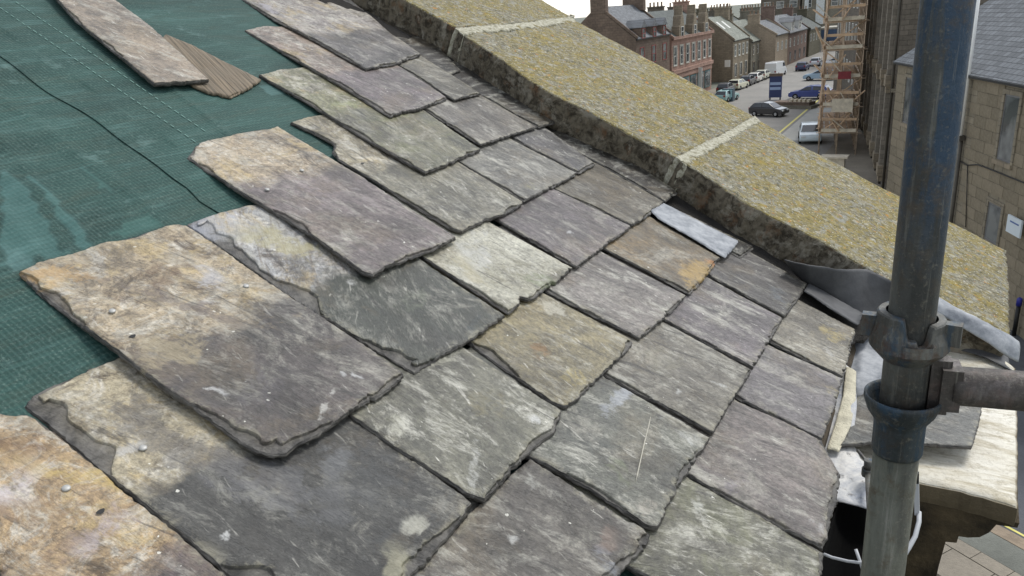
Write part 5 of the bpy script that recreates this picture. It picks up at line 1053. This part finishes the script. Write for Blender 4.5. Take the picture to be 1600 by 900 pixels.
# ------------------------------------------------------------------ vehicles
MAT['tyre'] = simple('tyre', (22, 22, 22), .85); MAT['hub'] = simple('hub', (150, 150, 152), .4, .6); MAT['carglass'] = (lambda t: t.fin(lin((30, 36, 42)), .08, 0, None, .8))(NT('car_glass'))
MAT['lamp'] = simple('headlamp', (210, 212, 210), .2, 0, .05); MAT['tail'] = simple('tail_lamp', (130, 16, 16), .3)
def paint(name, c): 
    t = NT(name); m = t.fin(lin(c), .3, .1, None, .6); t.b.inputs['Coat Weight'].default_value = .6; t.b.inputs['Coat Roughness'].default_value = .08; return m
def vehicle(x, y, yaw, c, label, kind='hatch', s=1.):
    PR = {'hatch': ([(-1.95, .42), (-2.0, .75), (-1.9, .98), (1.0, .95), (1.75, .82), (1.98, .62), (2.0, .36), (1.9, .26), (-1.85, .26)], [(-1.88, .97), (-1.45, 1.42), (-.3, 1.5), (.35, 1.42), (1.12, .93)], 1.7),
          'estate': ([(-2.2, .42), (-2.25, .8), (-2.15, 1.0), (1.0, .95), (1.95, .84), (2.2, .62), (2.22, .36), (2.1, .26), (-2.1, .26)], [(-2.12, .99), (-1.75, 1.42), (-.4, 1.48), (.25, 1.42), (1.15, .93)], 1.78),
          'van': ([(-2.5, .45), (-2.52, 1.2), (-2.5, 1.3), (1.3, 1.25), (2.1, 1.05), (2.45, .8), (2.5, .4), (2.4, .28), (-2.4, .28)], [(-2.49, 1.28), (-2.44, 2.1), (-2.3, 2.2), (.9, 2.2), (1.25, 2.08), (1.95, 1.1)], 1.95)}[kind]
    low, top, wd = PR; rt = empty('parked_car' if kind != 'van' else 'parked_van', (x, y, Z0 + .004), yaw, label=label, cat='car' if kind != 'van' else 'van', group='vehicles on the main street'); rt.scale = (s, s, s)
    m = paint('paint_' + label.replace(' ', '_')[:20], c)
    b = MB(); h = wd / 2; b.prism([(p[0], p[1]) for p in low], -h, h); n = len(top)
    # greenhouse tapered inward
    vs = [(p[0], -h * (.97 if p[1] < 1.3 * (1 if kind != 'van' else 1) else (.8 if kind != 'van' else .93)), p[1]) for p in top] + [(p[0], h * (.97 if p[1] < 1.3 else (.8 if kind != 'van' else .93)), p[1]) for p in top]
    b.add(vs, [tuple(range(n)), tuple(reversed(range(n, 2 * n)))] + [((i + 1) % n, i, n + i, n + (i + 1) % n) for i in range(n)])
    o = b.build('body', m, rt); bv = o.modifiers.new('bevel', 'BEVEL'); bv.width = .07; bv.segments = 3; bv.limit_method = 'ANGLE'
    # glass
    def quad(pts, nm): 
        bb = MB(); P = [np.array(p) for p in pts]; nn = np.cross(P[1] - P[0], P[2] - P[0]); nn = nn / np.linalg.norm(nn); ctr = sum(P) / len(P)
        if nn @ (ctr - np.array([0, 0, .9])) < 0: nn = -nn
        Q = [ctr + (p - ctr) * .88 for p in P]; k = len(Q)
        bb.add([q + nn * .012 for q in Q] + [q - nn * .03 for q in Q], [tuple(range(k)), tuple(reversed(range(k, 2 * k)))] + [((i + 1) % k, i, k + i, k + (i + 1) % k) for i in range(k)]); bb.build(nm, MAT['carglass'], rt)
    if kind == 'van':
        quad([(1.25, -h * .93, 2.08), (1.25, h * .93, 2.08), (1.95, h * .97, 1.12), (1.95, -h * .97, 1.12)], 'windscreen')
        for sg_ in (-1, 1): quad([(.45, sg_ * h * .97, 1.35), (1.7, sg_ * h * .97, 1.35), (1.15, sg_ * h * .935, 2.0), (.45, sg_ * h * .935, 2.0)], 'side_window')
    else:
        a, b1, c1_, d_, e_ = top
        quad([(d_[0], -h * .8, d_[1]), (d_[0], h * .8, d_[1]), (e_[0], h * .97, e_[1]), (e_[0], -h * .97, e_[1])], 'windscreen')
        quad([(b1[0], -h * .8, b1[1]), (b1[0], h * .8, b1[1]), (a[0], h * .97, a[1]), (a[0], -h * .97, a[1])], 'rear_window')
        for sg_ in (-1, 1):
            quad([(a[0] + .35, sg_ * h * .97, 1.0), (-.42, sg_ * h * .97, .98), (-.42, sg_ * h * .8, 1.46), (b1[0] + .1, sg_ * h * .8, 1.4)], 'side_window'); quad([(-.36, sg_ * h * .97, .98), (e_[0] - .12, sg_ * h * .97, .96), (d_[0], sg_ * h * .8, 1.38), (-.36, sg_ * h * .8, 1.46)], 'side_window')
    xf, xr = (1.25, -1.25) if kind == 'hatch' else ((1.4, -1.35) if kind == 'estate' else (1.6, -1.5))
    for xx in (xf, xr):
        for sg_ in (-1, 1):
            bb = MB(); prof = [(.16, -.1), (.3, -.1), (.32, -.07), (.32, .07), (.3, .1), (.16, .1)]; vs = []; n_ = 18
            for r_, w_ in prof: vs += [(xx + r_ * math.cos(2 * math.pi * k / n_), sg_ * (h - .06) + w_, .32 + r_ * math.sin(2 * math.pi * k / n_)) for k in range(n_)]
            bb.add(vs, [(i * n_ + k, i * n_ + (k + 1) % n_, (i + 1) * n_ + (k + 1) % n_, (i + 1) * n_ + k) for i in range(5) for k in range(n_)], True); wh = bb.build('wheel', MAT['tyre'], rt)
            bb = MB(); bb.tube([(xx, sg_ * (h - .12), .32), (xx, sg_ * (h + .03), .32)], .19, 14); bb.build('rim', MAT['hub'], wh)
    fx = max(p[0] for p in low); rx = min(p[0] for p in low)
    for sg_ in (-1, 1):
        bb = MB(); bb.box(fx - .22, fx + .01, sg_ * (h - .3) - .18, sg_ * (h - .3) + .18, .6, .74); bb.build('headlight', MAT['lamp'], rt)
        bb = MB(); bb.box(rx - .01, rx + .1, sg_ * (h - .2) - .12, sg_ * (h - .2) + .12, .72, .95); bb.build('tail_light', MAT['tail'], rt)
    return rt
N90 = math.pi / 2
vehicle(-18.6, 85.6, -.28, (15, 15, 22), 'black hatchback driving across the road nearest the coping')
vehicle(-16.9, 100.6, -.12 + math.pi, (26, 52, 128), 'dark blue car with bright roof parked right of the blue sign', 'estate', 1.1)
vehicle(-19.3, 123.2, math.pi - .1, (150, 176, 196), 'pale blue estate car behind the dark blue car', 'estate', 1.1)
vehicle(-11.6, 70.0, -N90 + .2, (188, 200, 204), 'pale silver car at the foot of the scaffolding', 'estate', 1.)
vehicle(-29.6, 108.5, N90, (44, 44, 46), 'dark grey car parked first at the left kerb', 'hatch')
vehicle(-29.2, 113.6, N90 - .1, (206, 204, 178), 'pale cream estate car parked second by the pink building', 'estate')
vehicle(-29.1, 118.8, N90, (40, 42, 46), 'charcoal car between the pale estate car and the cream white cars')
vehicle(-29.0, 123.2, N90, (216, 214, 204), 'first cream white car parked along the left kerb')
vehicle(-28.9, 127.8, N90, (208, 208, 190), 'second cream white car, just in front of the white van', 'estate')
vehicle(-27.9, 132.5, N90 - .12, (214, 216, 216), 'white panel van parked beyond the cream cars', 'van', 1.05)
vehicle(-25.2, 141., N90, (48, 56, 92), 'small navy car beyond the white van')
vehicle(-24.5, 150., N90, (206, 208, 212), 'white car far up the street behind navy car')
vehicle(-21.0, 148, math.pi, (212, 212, 214), 'long white car parked far right by the scaffolding top', 'estate')
vehicle(-20.2, 162, N90, (120, 122, 126), 'grey car far away near the blue fronted shop')
vehicle(-27.0, 99.5, N90 - .2, (150, 186, 184), 'pale teal car half hidden behind coping edge', 'hatch')
# blue sign block and stepped stone base with pale blocks
p = onz(1211, 156, Z0); rt = empty('street_sign', (p[0], p[1], Z0), label='tall dark blue sign board with two pale bands in the middle of the street', cat='sign')
b = MB(); b.box(-.75, .75, -.14, .14, .3, 2.9); b.build('panel', simple('navy_panel', (36, 52, 98), .5, 0, .1), rt)
for z in (1.25, 1.85): b = MB(); b.box(-.66, .66, -.165, -.142, z, z + .34); b.build('pale_band', simple('pale_band', (150, 170, 204), .5, 0, .05), rt)
b = MB(); b.box(-.7, -.55, -.1, .1, 0, .3); b.box(.55, .7, -.1, .1, 0, .3); b.build('leg', MAT['fascia'], rt)
b = MB(); b.box(-.8, .8, -.2, .2, 2.9, 3.25); b.build('cap', S_['brown'], rt)
p = onz(1240, 168, Z0); rt = empty('stone_planter', (p[0], p[1], Z0), -.25, label='low stepped stone base with pale blocks on top between the cars', cat='planter')
b = MB(); b.box(-2.6, 2.6, -1.2, 1.2, 0, .35); b.build('step', S_['grey'], rt); b = MB(); b.box(-2.2, 2.2, -.85, .85, .352, .7); b.build('step', S_['brown'], rt)
for i in range(5): b = MB(); b.box(-.3 + i * .52, .0 + i * .52, -.6, .1, .702, 1.0); b.build('block', MAT['boardend'], rt)
p = onz(1138, 158, Z0); rt = empty('street_bin', (p[0], p[1], Z0), label='dark street bin with pale teal front at the road edge, left', cat='bin')
b = MB(); b.box(-.7, .7, -.5, .5, 0, 1.6); b.build('body', simple('bin_body', (52, 70, 80), .6), rt); b = MB(); b.box(-.62, .62, -.53, -.502, .55, 1.5); b.build('front', simple('bin_front', (150, 190, 196), .6), rt)
# white sign post in front of the pink building
p = onz(1094, 150, Z0); b = MB(); b.box(p[0] - .25, p[0] + .25, p[1] - .08, p[1] + .08, Z0, Z0 + 3.9); tag(b.build('white_pillar_sign', MAT['frame_w']), 'tall narrow white sign pillar in front of the teal shop', 'sign')
b = MB(); b.box(-32.6, -31.8, 118.6, 118.75, -9.2, -8.2); tag(b.build('hanging_sign', MAT['frame_w']), 'square white hanging sign on the gap before the dark gable', 'sign')
bpy.context.view_layer.update()
print('slates', cnt[0], 'stones', nst, 'tris', sum(len(o.data.polygons) for o in bpy.data.objects if o.type == 'MESH'))
